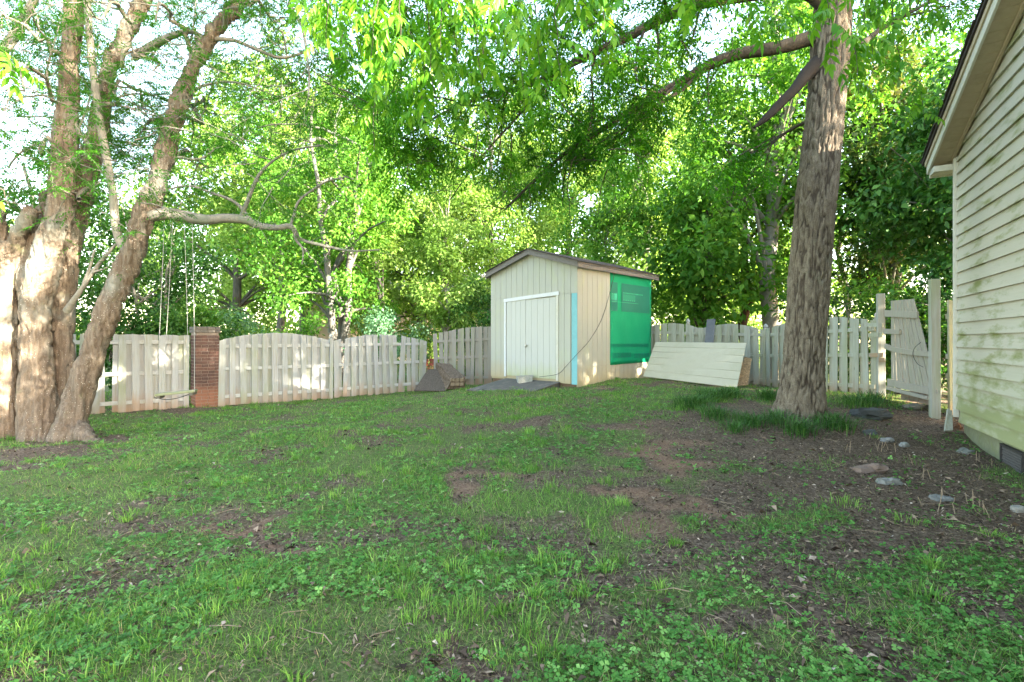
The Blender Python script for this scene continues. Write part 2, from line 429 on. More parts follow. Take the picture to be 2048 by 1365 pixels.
# ---- dead leaves, mulch chips and twigs on the bare soil
x, y = scatter(120000, 1.5, 16, .7)
keep = (rng.random(len(x)) < (1-cover(x, y))*(1-.6*field(CLAY, x, y))*.9+.22) & clear_of(x, y)
x, y = x[keep], y[keep]; n = len(x)
L = rng.uniform(.010, .038, n)*np.where(rng.random(n) < .08, 2.2, 1); wv = L*rng.uniform(.12, .6, n); a = rng.uniform(0, 6.28, n)
d = np.stack([np.cos(a), np.sin(a), rng.normal(0, .32, n)], -1)*L[:, None]; s = np.stack([-np.sin(a), np.cos(a), rng.normal(0, .4, n)], -1)*wv[:, None]
c = np.stack([x, y, gz(x, y)+rng.uniform(.002, .014, n)], -1); up = np.array([0, 0, 1])*(L*rng.uniform(-.1, .35, n))[:, None]
V = np.stack([c-d*.5, c+s*.5+up, c+d*.5, c-s*.5+up], 1).reshape(-1, 3)
k = M('dead_leaf', .9, .1)
k.col(k.ramp(k.attr('rnd'), [(0, (.02, .015, .012)), (.3, (.06, .042, .03)), (.55, (.15, .105, .07)), (.78, (.30, .22, .155)), (1, (.50, .43, .36))]))
tag(link('leaf_litter', mesh_np('leaf_litter', V, np.arange(len(V)).reshape(-1, 4), False, {'rnd': np.repeat(np.clip(rng.beta(1.6, 2.4, n), 0, 1), 4)}), k.m),
    'brown leaf litter and mulch chips over the bare soil', 'litter', None, 'stuff')
T = Tubes()
x, y = scatter(700, 1.7, 13, .8)
kp = (rng.random(len(x)) < .25+.6*(1-cover(x, y))) & clear_of(x, y); x, y = x[kp], y[kp]
for a, b in zip(x, y):
    an = rng.uniform(0, 6.28); L = rng.uniform(.06, .3); pts = np.array([[a+math.cos(an+.3*t)*L*t, b+math.sin(an+.3*t)*L*t] for t in (0, .35, .7, 1)])
    zz = gz(pts[:, 0], pts[:, 1])+.008+rng.uniform(0, .02, 4); r = rng.uniform(.0015, .0035)
    T.add(np.c_[pts, zz], [r, r, r*.8, r*.5], 4)
for a, b in ((1990,1030),(1940,1010),(1900,1005),(1850,960),(1820,930),(1780,905),(1760,900),(1960,930),(1930,960),(1880,1020),(1700,905),(1740,880)):
    p = W(a, b)
    for q in range(rng.integers(1, 4)):
        e = p+np.array([rng.normal(0, .06), rng.normal(0, .06), 0]); h = rng.uniform(.05, .16)
        T.add([e-[0, 0, .02], e+[rng.normal(0, .02), rng.normal(0, .02), h]], [.004, .003], 5)
tag(link('fallen_twigs', T.mesh('fallen_twigs'), flat_mat('dry_twig', (.22, .165, .11), .9, .3, 20)), 'dry fallen twigs and cut stems on the soil', 'twigs', None, 'stuff')

# ------------------------------------------------------------------ shared building materials
WHITE_FENCE = wood_paint('weathered_white_fence', (.36, .37, .37), .8, True, .32)
GREEN_FENCE = wood_paint('mossy_pale_fence', (.37, .385, .33), .95, True, .35)
GREY_FENCE = wood_paint('bare_grey_fence', (.28, .27, .245), .5, True, .6)
POST_WOOD = wood_paint('mossy_post_wood', (.35, .355, .31), .7, False, .5)
GATE_WOOD = wood_paint('pale_gate_boards', (.33, .305, .25), .4, False, .3)
RAIL_WOOD = flat_mat('weathered_rail', (.36, .365, .355), .85, .25, 14, .3, (.30, .28, .19))
CONCRETE = flat_mat('rough_concrete', (.34, .34, .31), .95, .25, 30, .5, (.20, .22, .16))
ROPE = flat_mat('sun_bleached_rope', (.26, .26, .235), .9, .2, 60)
DARK_METAL = flat_mat('dark_metal', (.035, .033, .032), .55, .3, 20)
METAL = flat_mat('dull_steel', (.45, .45, .44), .35, .15, 20); METAL.node_tree.nodes['Principled BSDF'].inputs['Metallic'].default_value = .8

# ------------------------------------------------------------------ house
hx = empty('house', (7.03, 8.3, 0), math.atan2(-.897, -.443), 'beige lap sided house with green algae streaks and overhanging gable eave at right edge', 'house')
ZB, PITCH, HWID, OV, EX = .24, .365, 9.6, .3, .194
def soff(x): return 4.42+PITCH*(x if x < HWID/2 else HWID-x)
k = M('algae_stained_siding', .6, .25)
v = k.co
gr_ = k.noise(k.map((1.5, 30, 60), v), 1, 5, .6)
base = k.mix(gr_, (.41, .385, .315), (.485, .455, .38))
al = k.noise(k.map((1.6, 1, 5.5), v), 1, 5, .62)
zz = k.sep(2)
lowm = k.ramp(k.math('DIVIDE', zz, 4.2), [(.02, .24), (.22, .08), (.45, -.03), (.7, -.3)])
am = k.ramp(k.math('ADD', al, lowm), [(.52, 0), (.69, .9)])
c = k.mix(am, base, (.18, .20, .055))
wash = k.ramp(k.math('DIVIDE', zz, 4.2), [(.05, .55), (.36, 0)])
c = k.mix(wash, c, (.31, .33, .19))
sp = k.ramp(k.voro(k.map((9, 1, 9)), 1), [(.02, 1), (.035, 0)])
c = k.mix(k.math('MULTIPLY', sp, .6), c, (.05, .05, .045))
k.col(c); k.bump(gr_, .25, .004); SIDING = k.m
TRIM = flat_mat('aged_cream_trim', (.50, .485, .42), .6, .1, 10, .1, (.42, .41, .32))
SOFFIT = flat_mat('tan_soffit', (.40, .33, .235), .7, .12, 12, .1, (.30, .25, .17))
FOUND = flat_mat('mossy_foundation', (.20, .21, .13), .95, .3, 14, .5, (.17, .20, .07))
SHINGLE = flat_mat('dark_asphalt_shingle', (.045, .038, .036), .95, .35, 40, .5)
# core: walls and gable set 3 cm behind the boards
mb = MB()
mb.prism([(.02, ZB+.03), (HWID-.02, ZB+.03), (HWID-.02, 4.40), (HWID/2, 4.40+PITCH*HWID/2-.02), (.02, 4.40)], 'y', .03, 12)
link('wall_core', mb.mesh('wall_core'), TRIM, hx)
nb_ = 0; z = ZB
while z < soff(HWID/2)-.1:
    x0 = .16 if nb_ == 0 else .045
    zt = z+EX+.02
    def lim(zz, a): return max(a, (zz-4.42)/PITCH+.02)
    xa, xb = lim(z, x0), lim(zt, x0)
    wob = rng.uniform(-.003, .003)
    b = [(xa, -.022, z+wob), (HWID-xa, -.022, z+wob), (HWID-xa, .024, z+wob), (xa, .024, z+wob)]
    t = [(xb, .012, zt), (HWID-xb, .012, zt), (HWID-xb, .024, zt), (xb, .024, zt)]
    link('siding_board', MB().hexa(b, t).mesh('siding_board'), SIDING, hx)
    z += EX; nb_ += 1
mb = MB(); mb.box(-.02, .042, -.045, .024, .30, 4.42); mb.box(-.02, .006, .03, .12, .30, 4.42)
link('corner_trim', mb.mesh('corner_trim', .004), TRIM, hx)
link('foundation', MB().box(.18, HWID-.2, .045, .12, -.6, ZB+.02).mesh('foundation'), FOUND, hx)
# foundation vent
def h_s(px, py):
    kk = (px-CX)/F; s = (7.03-8.3*kk)/(.443-.897*kk); Y = 8.3-.897*s
    return s, EYE-(py-HY)/F*Y
(s0, z0), (s1, z1) = h_s(1998, 900), h_s(2043, 898)
vt, vb = .19, -.10
fr = MB()
for a, b, c_, d_ in ((s0, s1, vt-.025, vt), (s0, s1, vb, vb+.025), (s0, s0+.03, vb+.025, vt-.025), (s1-.03, s1, vb+.025, vt-.025)):
    fr.box(a, b, .005, .05, c_, d_)
vent = link('vent', fr.mesh('vent'), DARK_METAL, hx); vent['label'] = 'dark metal crawl space vent with diamond mesh'
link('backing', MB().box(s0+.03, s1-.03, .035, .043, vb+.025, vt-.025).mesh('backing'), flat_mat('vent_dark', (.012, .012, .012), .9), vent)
T = Tubes(); st = .035
for i in range(-12, 20):
    for sgn in (1, -1):
        a = s0+.03+i*st; pts = []
        for t in np.linspace(0, 1, 12):
            xx = a+sgn*t*(vt-vb-.05)*.55; zz_ = vb+.025+t*(vt-vb-.05)
            if s0+.03 < xx < s1-.03: pts.append((xx, .022, zz_))
        if len(pts) > 1: T.add(pts, [.003]*len(pts), 4)
link('mesh_grille', T.mesh('mesh_grille'), METAL_D if 'METAL_D' in globals() else flat_mat('dusty_mesh', (.11, .105, .10), .6), vent)
# soffit boards, frieze, rake boards, roof
xe = -.27
nsb = int((HWID/2-xe)/.155)
for i in range(nsb):
    a = xe+i*(HWID/2-xe)/nsb; b = a+(HWID/2-xe)/nsb-.006
    mk = MB().hexa([(a, -OV+.02, 4.42+PITCH*a+rng.uniform(-.003, .003)), (b, -OV+.02, 4.42+PITCH*b), (b, .03, 4.42+PITCH*b), (a, .03, 4.42+PITCH*a)],
                   [(a, -OV+.02, 4.435+PITCH*a), (b, -OV+.02, 4.435+PITCH*b), (b, .03, 4.435+PITCH*b), (a, .03, 4.435+PITCH*a)])
    link('soffit_board', mk.mesh('soffit_board'), SOFFIT, hx)
link('soffit_backing', MB().hexa([(xe, -OV+.02, 4.437+PITCH*xe), (HWID/2, -OV+.02, 4.437+PITCH*HWID/2), (HWID/2, .03, 4.437+PITCH*HWID/2), (xe, .03, 4.437+PITCH*xe)],
     [(xe, -OV+.02, 4.445+PITCH*xe), (HWID/2, -OV+.02, 4.445+PITCH*HWID/2), (HWID/2, .03, 4.445+PITCH*HWID/2), (xe, .03, 4.445+PITCH*xe)]).mesh('soffit_backing'), DARK_METAL, hx)
def slab(x0, x1, y0, y1, d0, d1):
    return MB().hexa([(x0, y0, 4.42+PITCH*x0+d0), (x1, y0, 4.42+PITCH*x1+d0), (x1, y1, 4.42+PITCH*x1+d0), (x0, y1, 4.42+PITCH*x0+d0)],
                     [(x0, y0, 4.42+PITCH*x0+d1), (x1, y0, 4.42+PITCH*x1+d1), (x1, y1, 4.42+PITCH*x1+d1), (x0, y1, 4.42+PITCH*x0+d1)])
link('frieze_board', slab(-.02, HWID/2, -.06, -.028, -.05, -.002).mesh('frieze_board'), SOFFIT, hx)
link('rake_board', slab(-.33, HWID/2, -OV-.012, -OV+.018, -.035, .15).mesh('rake_board', .003), TRIM, hx)
link('rake_moulding', slab(-.34, HWID/2, -OV-.035, -OV-.014, .10, .175).mesh('rake_moulding', .003), SOFFIT, hx)
link('eave_return', MB().box(-.30, -.022, -OV+.02, .40, 4.22, 4.315).mesh('eave_return', .004), TRIM, hx)
link('fascia', MB().box(-.335, -.303, -OV+.022, 12.1, 4.20, 4.44).mesh('fascia', .004), TRIM, hx)
rf = MB()
rf.hexa([(-.42, -OV-.06, 4.42+.18-PITCH*.42), (HWID/2, -OV-.06, 4.42+.18+PITCH*HWID/2), (HWID/2, 12.2, 4.42+.18+PITCH*HWID/2), (-.42, 12.2, 4.42+.18-PITCH*.42)],
        [(-.42, -OV-.06, 4.42+.23-PITCH*.42), (HWID/2, -OV-.06, 4.42+.23+PITCH*HWID/2), (HWID/2, 12.2, 4.42+.23+PITCH*HWID/2), (-.42, 12.2, 4.42+.23-PITCH*.42)])
zr = 4.42+PITCH*HWID/2; ze = 4.42-PITCH*.42
rf.hexa([(HWID/2, -OV-.06, zr+.18), (HWID+.42, -OV-.06, ze+.18), (HWID+.42, 12.2, ze+.18), (HWID/2, 12.2, zr+.18)],
        [(HWID/2, -OV-.06, zr+.23), (HWID+.42, -OV-.06, ze+.23), (HWID+.42, 12.2, ze+.23), (HWID/2, 12.2, zr+.23)])
roof = link('roof', rf.mesh('roof'), SHINGLE, hx)
mh = [slab(-.44, -.44+.3, -OV-.075, 0, 0, .012).mesh('shingle')]
for i in range(18):
    x0 = -.44+i*.29
    if x0 > HWID/2-.3: break
    link('shingle', slab(x0, x0+.32, -OV-.078-.006*(i % 3), -OV+.7, .232+.004*(i % 2), .246+.005*(i % 3)).mesh('shingle'), SHINGLE, roof)

# ------------------------------------------------------------------ shed
SB = .36
sx = empty('garden_shed', (-.604, 15.1, 0), math.atan2(-.6957, .7184), 'small beige board shed with double door and green sheet nailed on its right wall', 'shed')
SW, SD, SEAM = 3.09, 3.586, 2.69
def f_s(px):
    kk = (px-CX)/F; return (.604+15.1*kk)/(.7184+.6957*kk)
k = M('shed_board_paint', .7, .2); v = k.randvec()
gv = k.noise(k.map((30, 30, 2), v), 1, 5, .6)
c = k.mix(gv, (.335, .335, .285), (.395, .395, .34))
c = k.mix(k.ramp(k.noise(k.map((2.5, 2.5, 1.1), k.co), 1, 5, .65), [(.52, 0), (.75, .55)]), c, (.40, .42, .26))
zl = k.math('ADD', k.sep(2), k.math('MULTIPLY', k.noise(k.map((5, 5, 2)), 1, 3), .5))
c = k.mix(k.ramp(k.math('DIVIDE', zl, 3.5), [(.20, .8), (.36, 0)]), c, (.37, .30, .17))
k.col(c); k.bump(gv, .25, .004); SHED = k.m
k = M('shed_door_paint', .65, .25); v = k.randvec(); gv = k.noise(k.map((30, 30, 2), v), 1, 5, .6)
c = k.mix(gv, (.40, .402, .368), (.465, .465, .43))
zl = k.math('ADD', k.sep(2), k.math('MULTIPLY', k.noise(k.map((7, 7, 2)), 1, 4), .6))
c = k.mix(k.ramp(k.math('DIVIDE', zl, 3.5), [(.2, .75), (.36, 0)]), c, (.34, .37, .16))
k.col(c); k.bump(gv, .2, .004); DOOR = k.m
SHED_WHITE = flat_mat('chalky_white_trim', (.55,.56,.57), .7, .1, 20, .2, (.52, .50, .44))
OLD_FASCIA = flat_mat('bare_grey_fascia', (.16, .145, .13), .9, .35, 16, .4, (.12, .10, .085))
EAVE, PEAK = 3.44, 3.90
def gab(x): return EAVE+(PEAK-EAVE)*(1-abs(x-SW/2)/(SW/2))
link('wall_core', MB().prism([(.01, SB+.08), (SW-.03, SB+.08), (SW-.03, EAVE-.01), (SW/2, PEAK-.01), (.01, EAVE-.01)], 'y', .022, SD).mesh('wall_core'), SHED, sx)
d0, d1, dm = f_s(1013), f_s(1113), f_s(1052)
DB, DT = .545, 2.64
def board(x0, x1, zb, zt0, zt1, y0=-.006, y1=.02, nm='siding_board', mt=None, zb1=None):
    zb1 = zb if zb1 is None else zb1
    return link(nm, MB().hexa([(x0, y0, zb), (x1, y0, zb1), (x1, y1, zb1), (x0, y1, zb)], [(x0, y0, zt0), (x1, y0, zt1), (x1, y1, zt1), (x0, y1, zt0)]).mesh(nm), mt or SHED, sx)
nst = 15; bw = SW/nst
def zbot(x): return .49-.055*x/2.9 if x < d1+.15 else .43
for i in range(nst):
    a, b = i*bw+.005, (i+1)*bw-.005
    if a < SW/2 < b:
        link('siding_board', MB().prism([(a, SEAM+.003), (b, SEAM+.003), (b, gab(b)), (SW/2, gab(SW/2)), (a, gab(a))], 'y', -.006, .02).mesh('siding_board'), SHED, sx)
    else:
        board(a, b, SEAM+.003, gab(a), gab(b))
    # lower course, cut out for the door
    for lo, hi in ((a, min(b, d0-.02)), (max(a, d1+.02), min(b, f_s(1142)))):
        if hi-lo > .02: board(lo, hi, zbot(lo), SEAM-.003, SEAM-.003, zb1=zbot(hi))
board(f_s(1143.5), SW-.012, .42, SEAM-.003, SEAM-.003, -.004, .02, 'cyan_strip', flat_mat('pale_cyan_board', (.17, .40, .43), .7, .12, 10, .1, (.15, .32, .33)))['label'] = 'pale turquoise corner strip'
link('skid', MB().box(.06, SW-.06, .03, SD-.05, .1, .5).mesh('skid'), flat_mat('muddy_skid', (.13, .085, .055), .95, .3, 15), sx)
# doors
wl, wr = dm-d0, d1-dm
ld = MB().box(d0+.012, dm-.006, .004, .022, DB, DT-.025)
left_door = link('door', ld.mesh('door'), DOOR, sx); left_door['label'] = 'narrow left door leaf'
for i in range(4):
    a = d0+.012+i*(wl-.018)/4
    link('door_board', MB().box(a+.004, a+(wl-.018)/4-.004, -.012, .004, DB+.004*i, DT-.03).mesh('door_board'), DOOR, left_door)
right_door = link('door', MB().box(dm+.006, d1-.015, .004, .022, DB-.02, DT-.02).mesh('door'), DOOR, sx); right_door['label'] = 'wide right door leaf with mossy foot'
for i in range(5):
    wq = (wr-.02)/5; a = dm+.006+i*wq
    link('door_board', MB().box(a+.004, a+wq-.004, -.012, .004, DB-.02, DT-.02-.006*(4-i)).mesh('door_board'), DOOR, right_door)
kz = EYE+12*13.95/F*.0+1.36-.0
hd = MB(); hd.box(dm-.02, dm+.07, -.03, -.012, 1.36, 1.40)
hd.tube([(dm+.03, -.025, 1.385), (dm+.03, -.075, 1.385)], [.022, .034], 10); hd.tube([(dm-.005, -.02, 1.35), (dm-.005, -.06, 1.35)], [.018, .018], 8)
link('door_knob', hd.mesh('door_knob'), METAL, right_door)
tr = MB(); tr.hexa([(d0-.085, -.03, DT-.06), (d1+.09, -.03, DT+.03), (d1+.09, -.004, DT+.03), (d0-.085, -.004, DT-.06)], [(d0-.085, -.03, DT+.035), (d1+.09, -.03, DT+.125), (d1+.09, -.004, DT+.125), (d0-.085, -.004, DT+.035)])
link('door_trim', tr.mesh('door_trim', .003), SHED_WHITE, sx)
link('door_trim', MB().box(d0-.07, d0-.003, -.03, -.004, DB-.03, DT-.06).mesh('door_trim', .003), SHED_WHITE, sx)
link('door_trim', MB().box(d1+.003, d1+.075, -.03, -.004, DB-.06, DT+.025).mesh('door_trim', .003), TRIM, sx)
# side wall (local x = SW, faces +x): upper boards, lower strip, green sheet
S0 = 1.427; nsd = 17; wq = SD/nsd
for i in range(nsd):
    a, b = i*wq+.004, (i+1)*wq-.004
    for (u, w_, zlo, zhi) in ((a, b, .845, EAVE-.01), (a, b, .36+.02*a/SD, .839)):
        link('siding_board', MB().hexa([(SW-.028, u, zlo), (SW, u, zlo), (SW, w_, zlo), (SW-.028, w_, zlo)], [(SW-.028, u, zhi), (SW, u, zhi), (SW, w_, zhi), (SW-.028, w_, zhi)]).mesh('siding_board'), SHED, sx)
k = M('green_weather_sheet', .6, .2)
gn = k.noise(k.map((1, 6, 40)), 1, 5, .6); g2 = k.noise(k.map((1, 1.2, 1.0)), 1.5, 4)
k.col(k.mix(g2, k.mix(gn, (.002, .20, .085), (.003, .28, .125)), (.004, .30, .145))); k.bump(k.noise(k.map((1, 2.2, 1.5)), 1.6, 3), .25, .02)
GREEN = k.m
sh = MB(); nyy, nzz = 14, 20
def gs(i, j):
    y = S0+(SD-S0-.01)*i/nyy; z = .86+.03*(i/nyy)+(EAVE-.03-.86-.03*(i/nyy))*j/nzz
    return (SW+.010+.008*math.sin(i*1.1)*math.sin(j*.5+i*.3), y, z)
V = [gs(i, j) for i in range(nyy+1) for j in range(nzz+1)]; V += [(SW+.002, y, z) for (_, y, z) in V]
m_ = (nyy+1)*(nzz+1); Q = []
for i in range(nyy):
    for j in range(nzz):
        a = i*(nzz+1)+j; Q.append((a, a+nzz+1, a+nzz+2, a+1))
edge = [i*(nzz+1) for i in range(nyy+1)]+[nyy*(nzz+1)+j for j in range(1, nzz+1)]+[i*(nzz+1)+nzz for i in range(nyy-1, -1, -1)]+[j for j in range(nzz-1, 0, -1)]
for a, b in zip(edge, edge[1:]+edge[:1]): Q.append((a, a+m_, b+m_, b))
sheet = link('green_sheet', mesh_np('green_sheet', V, Q, True), GREEN, sx); sheet['label'] = 'bright green printed building wrap sheet'
PRINT1 = flat_mat('teal_print', (.002, .15, .105), .4, .15, 6, 0); PRINT2 = flat_mat('pale_print', (.03, .36, .20), .4, .1, 6, 0)
def s_l(px):
    kk = (px-CX)/F; return (1.616-12.95*kk)/(.7184*kk-.6957)
def zside(px, py): L_ = s_l(px); return EYE-(py-HY)/F*(12.95+.7184*L_)
pr = MB()
for a, b in ((1221, 1234), (1242, 1298)):
    ya, yb = max(s_l(a), S0+.01), min(s_l(b), SD-.02); zt = zside(1221, 564); zb_ = zside(1221, 622)
    pr.box(SW+.0195, SW+.0205, ya, yb, zb_, zt)
link('print_block', pr.mesh('print_block'), PRINT1, sheet)
pr = MB()
def glyphs(pa, pb, zc_, h, n, sty):
    ya, yb = max(s_l(pa), S0+.02), min(s_l(pb), SD-.03); w = (yb-ya)/n
    for i in range(n):
        y = ya+i*w
        if sty == 'n' or sty == 'u':
            pr.box(SW+.0215, SW+.0225, y, y+w*.2, zc_, zc_+h); pr.box(SW+.0215, SW+.0225, y+w*.5, y+w*.7, zc_, zc_+h)
            if sty == 'n': pr.box(SW+.0215, SW+.0225, y+w*.2, y+w*.5, zc_+h*.85, zc_+h)
            else: pr.box(SW+.0215, SW+.0225, y+w*.2, y+w*.5, zc_, zc_+h*.15)
        else: pr.box(SW+.0215, SW+.0225, y, y+w*.7, zc_, zc_+h)
glyphs(1222, 1233, zside(1226, 600), .17, 3, 'n'); glyphs(1245, 1270, zside(1250, 602), .17, 6, 'u')
glyphs(1245, 1285, zside(1250, 588), .03, 16, '-'); glyphs(1222, 1296, zside(1226, 604), .012, 1, '-')
link('pale_lettering', pr.mesh('pale_lettering'), PRINT2, sheet)
pr = MB()
glyphs(1222, 1296, zside(1226, 695), .09, 22, 'n'); glyphs(1224, 1262, zside(1226, 716), .13, 7, 'u'); glyphs(1268, 1298, zside(1272, 716), .12, 5, 'n')
link('dark_lettering', pr.mesh('dark_lettering'), PRINT1, sheet)
# roof: two slabs with deck edge, shingle courses, fascia and rake boards
RO, EO = .13, .10; sl_ = (PEAK-EAVE)/(SW/2)
def rslab(side, y0, y1, d0_, d1_, xa=-EO, xb=SW/2):
    f = (lambda x: x) if side == 0 else (lambda x: SW-x)
    pts = [(f(xa), y0), (f(xb), y0), (f(xb), y1), (f(xa), y1)]
    zz = [EAVE+sl_*xa, EAVE+sl_*xb, EAVE+sl_*xb, EAVE+sl_*xa]
    return MB().hexa([(p[0], p[1], z_+d0_) for p, z_ in zip(pts, zz)], [(p[0], p[1], z_+d1_) for p, z_ in zip(pts, zz)])
for side in (0, 1):
    rp = link('roof_slope', rslab(side, -RO, SD+.3, .005, .045).mesh('roof_slope'), OLD_FASCIA, sx)
    nc = 7
    for i in range(nc):
        xa = -EO-.025+i*(SW/2+EO)/nc; xb = min(xa+(SW/2+EO)/nc+.06, SW/2)
        link('shingle', rslab(side, -RO-.03-.008*(i % 2), SD+.32, .047+.004*(i % 2), .063+.006*(i % 3), xa, xb).mesh('shingle'), SHINGLE, rp)
    link('rake_board', rslab(side, -RO, -RO+.025, -.10, .003, -EO, SW/2).mesh('rake_board'), OLD_FASCIA, sx)
    f = (lambda x: x) if side == 0 else (lambda x: SW-x)
    xs_ = sorted((f(-EO), f(-EO+.025)))
    link('fascia', MB().box(xs_[0], xs_[1], -RO+.03, SD+.3, EAVE-.135, EAVE-.035).mesh('fascia'), OLD_FASCIA, sx)
# cable hanging across the side wall down to the door foot
P = spline([(SW+.04, 1.62, EAVE-.02), (SW+.03, 1.43, 2.9), (SW+.03, 1.02, 2.1), (SW+.03, .5, 1.55), (SW+.03, .06, 1.25), (SW-.05, -.04, 1.12), (2.75, -.05, .85), (2.5, -.06, .66), (2.1, -.3, .58)], 8)
cb = Tubes(); cb.add(P, [.0065]*len(P), 5)
tag(link('cable', cb.mesh('cable'), flat_mat('grey_cable', (.07, .07, .065), .6), None, (-.604, 15.1, 0), (0, 0, math.atan2(-.6957, .7184))),
    'thin dark cable hanging slack across the side of the shed', 'cable')
def sw(x, y, z):
    c_, s_ = .7184, -.6957
    return np.array([-.604+x*c_-y*s_, 15.1+x*s_+y*c_, z])
# ramp
rmp = empty('door_ramp', sw(1.6, -.6, .3), math.atan2(-.6957, .7184), 'low dark wooden ramp sloping from the shed door to the grass', 'ramp')
RAMP = flat_mat('dark_wet_plywood', (.085, .08, .072), .85, .4, 9, .3, (.20, .17, .14))
a, b = d0-.02-1.6, d1+.14-1.6
link('deck', MB().hexa([(a, -.85, -.09), (b, -.8, -.09), (b, .585, .14), (a, .585, .14)], [(a, -.85, -.065), (b, -.8, -.065), (b, .585, .165), (a, .585, .165)]).mesh('deck', .003), RAMP, rmp)
for xx in (a+.03, (a+b)/2, b-.06):
    link('joist', MB().hexa([(xx, -.7, -.2), (xx+.04, -.7, -.2), (xx+.04, .57, -.2), (xx, .57, -.2)], [(xx, -.7, -.068), (xx+.04, -.7, -.068), (xx+.04, .57, .136), (xx, .57, .136)]).mesh('joist'), RAMP, rmp)
# concrete trough on the ramp
tp = sw(f_s(1060)+.06, -.27, 0); tzr = .3+.10
tro = MB()
L2, W2, H2 = .21, .10, .19
outer_b = [(-L2+.03, -W2+.02), (L2-.03, -W2+.02), (L2-.03, W2-.02), (-L2+.03, W2-.02)]; outer_t = [(-L2, -W2), (L2, -W2), (L2, W2), (-L2, W2)]
inner_t = [(x_*.86, y_*.72) for x_, y_ in outer_t]; inner_b = [(x_*.78, y_*.6) for x_, y_ in outer_b]
tro.poly([(x_, y_, 0) for x_, y_ in outer_b[::-1]])
for i in range(4):
    j = (i+1) % 4
    tro.poly([(*outer_b[i], 0), (*outer_b[j], 0), (*outer_t[j], H2), (*outer_t[i], H2)])
    tro.poly([(*outer_t[i], H2), (*outer_t[j], H2), (*inner_t[j], H2), (*inner_t[i], H2)])
    tro.poly([(*inner_t[i], H2), (*inner_t[j], H2), (*inner_b[j], .05), (*inner_b[i], .05)])
tro.poly([(x_, y_, .05) for x_, y_ in inner_b])
tag(link('planter_trough', tro.mesh('planter_trough'), CONCRETE, None, tp+[0, 0, tzr], (0, -.06, math.atan2(-.6957, .7184)+1.0)),
    'small grey concrete planter trough standing on the ramp by the shed door', 'planter')
# ------------------------------------------------------------------ fences
def fence(label, A, B, za, zb, hfun, front, mat, railz=(.18, .86, 1.42), group='wooden board fences', tight=1.0, posts=(), pitch=.245, wob=.012, seed=1, back=True, name='board_fence', rail_mat=None, skip=()):
    rg = np.random.default_rng(seed)
    A, B = np.array(A, float), np.array(B, float); d = B-A; L = float(np.hypot(*d))
    e = empty(name, (A[0], A[1], za), math.atan2(d[1], d[0]), label, 'fence', group)
    sl2 = (zb-za)/L
    def plank(x0, w, y0, y1, lean, drop, short=0):
        x1 = x0+w; z0 = sl2*(x0+w/2)-.06+drop
        t0, t1 = sl2*x0+hfun(x0/L)-short, sl2*x1+hfun(x1/L)-short
        zz0 = z0+.06
        c_ = [(-w/2, y0), (w/2, y0), (w/2, y1), (-w/2, y1)]
        dn = .02
        m = MB().hexa([(a, b, -dn) for a, b in c_], [(-w/2, y0, t0-zz0), (w/2, y0, t1-zz0), (w/2, y1, t1-zz0), (-w/2, y1, t0-zz0)]).mesh('plank')
        link('plank', m, mat, e, (x0+w/2, 0, zz0), (0, lean, rg.normal(0, .012)))
    x = .01; i = 0; fronts = []
    while x < L-.05:
        w = min(float(rg.uniform(.125, .15)), L-x)
        fronts.append((x, x+w))
        if i not in skip: plank(x, w, -.062+rg.normal(0, .002), -.042, rg.normal(0, wob), rg.uniform(0, .03), rg.uniform(0, .012))
        x += pitch*rg.uniform(.93, 1.07); i += 1
    if back:
        for (p0, p1), (q0, q1) in zip(fronts, fronts[1:]+[(L+.02, L+.02)]):
            if q0-p1 < .03: continue
            m_ = (p1+q0)/2; w = min((q0-p1)+float(rg.uniform(.02, .05))*tight, .15)
            plank(m_-w/2, w, .002, .022, rg.normal(0, wob*.6), rg.uniform(0, .03), rg.uniform(0, .012))
    for rz in railz:
        m = MB().hexa([(0, -.04, rz), (L, -.04, rz+sl2*L), (L, 0, rz+sl2*L), (0, 0, rz)], [(0, -.04, rz+.085), (L, -.04, rz+.085+sl2*L), (L, 0, rz+.085+sl2*L), (0, 0, rz+.085)]).mesh('rail', .004)
        link('rail', m, rail_mat or (RAIL_WOOD if mat is WHITE_FENCE else mat), e, (0, 0, 0))
    for s in posts:
        xx = s*L; zp = sl2*xx; hp = hfun(min(max(s, 0.02), .98))+.03
        p = link('post', MB().box(-.05, .05, .026, .126, -.4, hp).mesh('post', .004), mat, e, (xx, 0, zp))
        cp = MB(); cyl = [(.0, .058, .0), (.025, .058, 0), (.03, .038, 0), (.06, .062, 0), (.10, .052, 0), (.15, .008, 0)]
        cp.tube([(0, .076, hp+a) for a, _, _ in cyl], [b for _, b, _ in cyl], 4)
        link('post_cap', cp.mesh('post_cap'), rail_mat or RAIL_WOOD, p)
    return e
def xy(px, Y): return ((px-CX)/F*Y, Y)
def fl(px): return 1/(.0901-4.31e-5*(px-150))*1.0
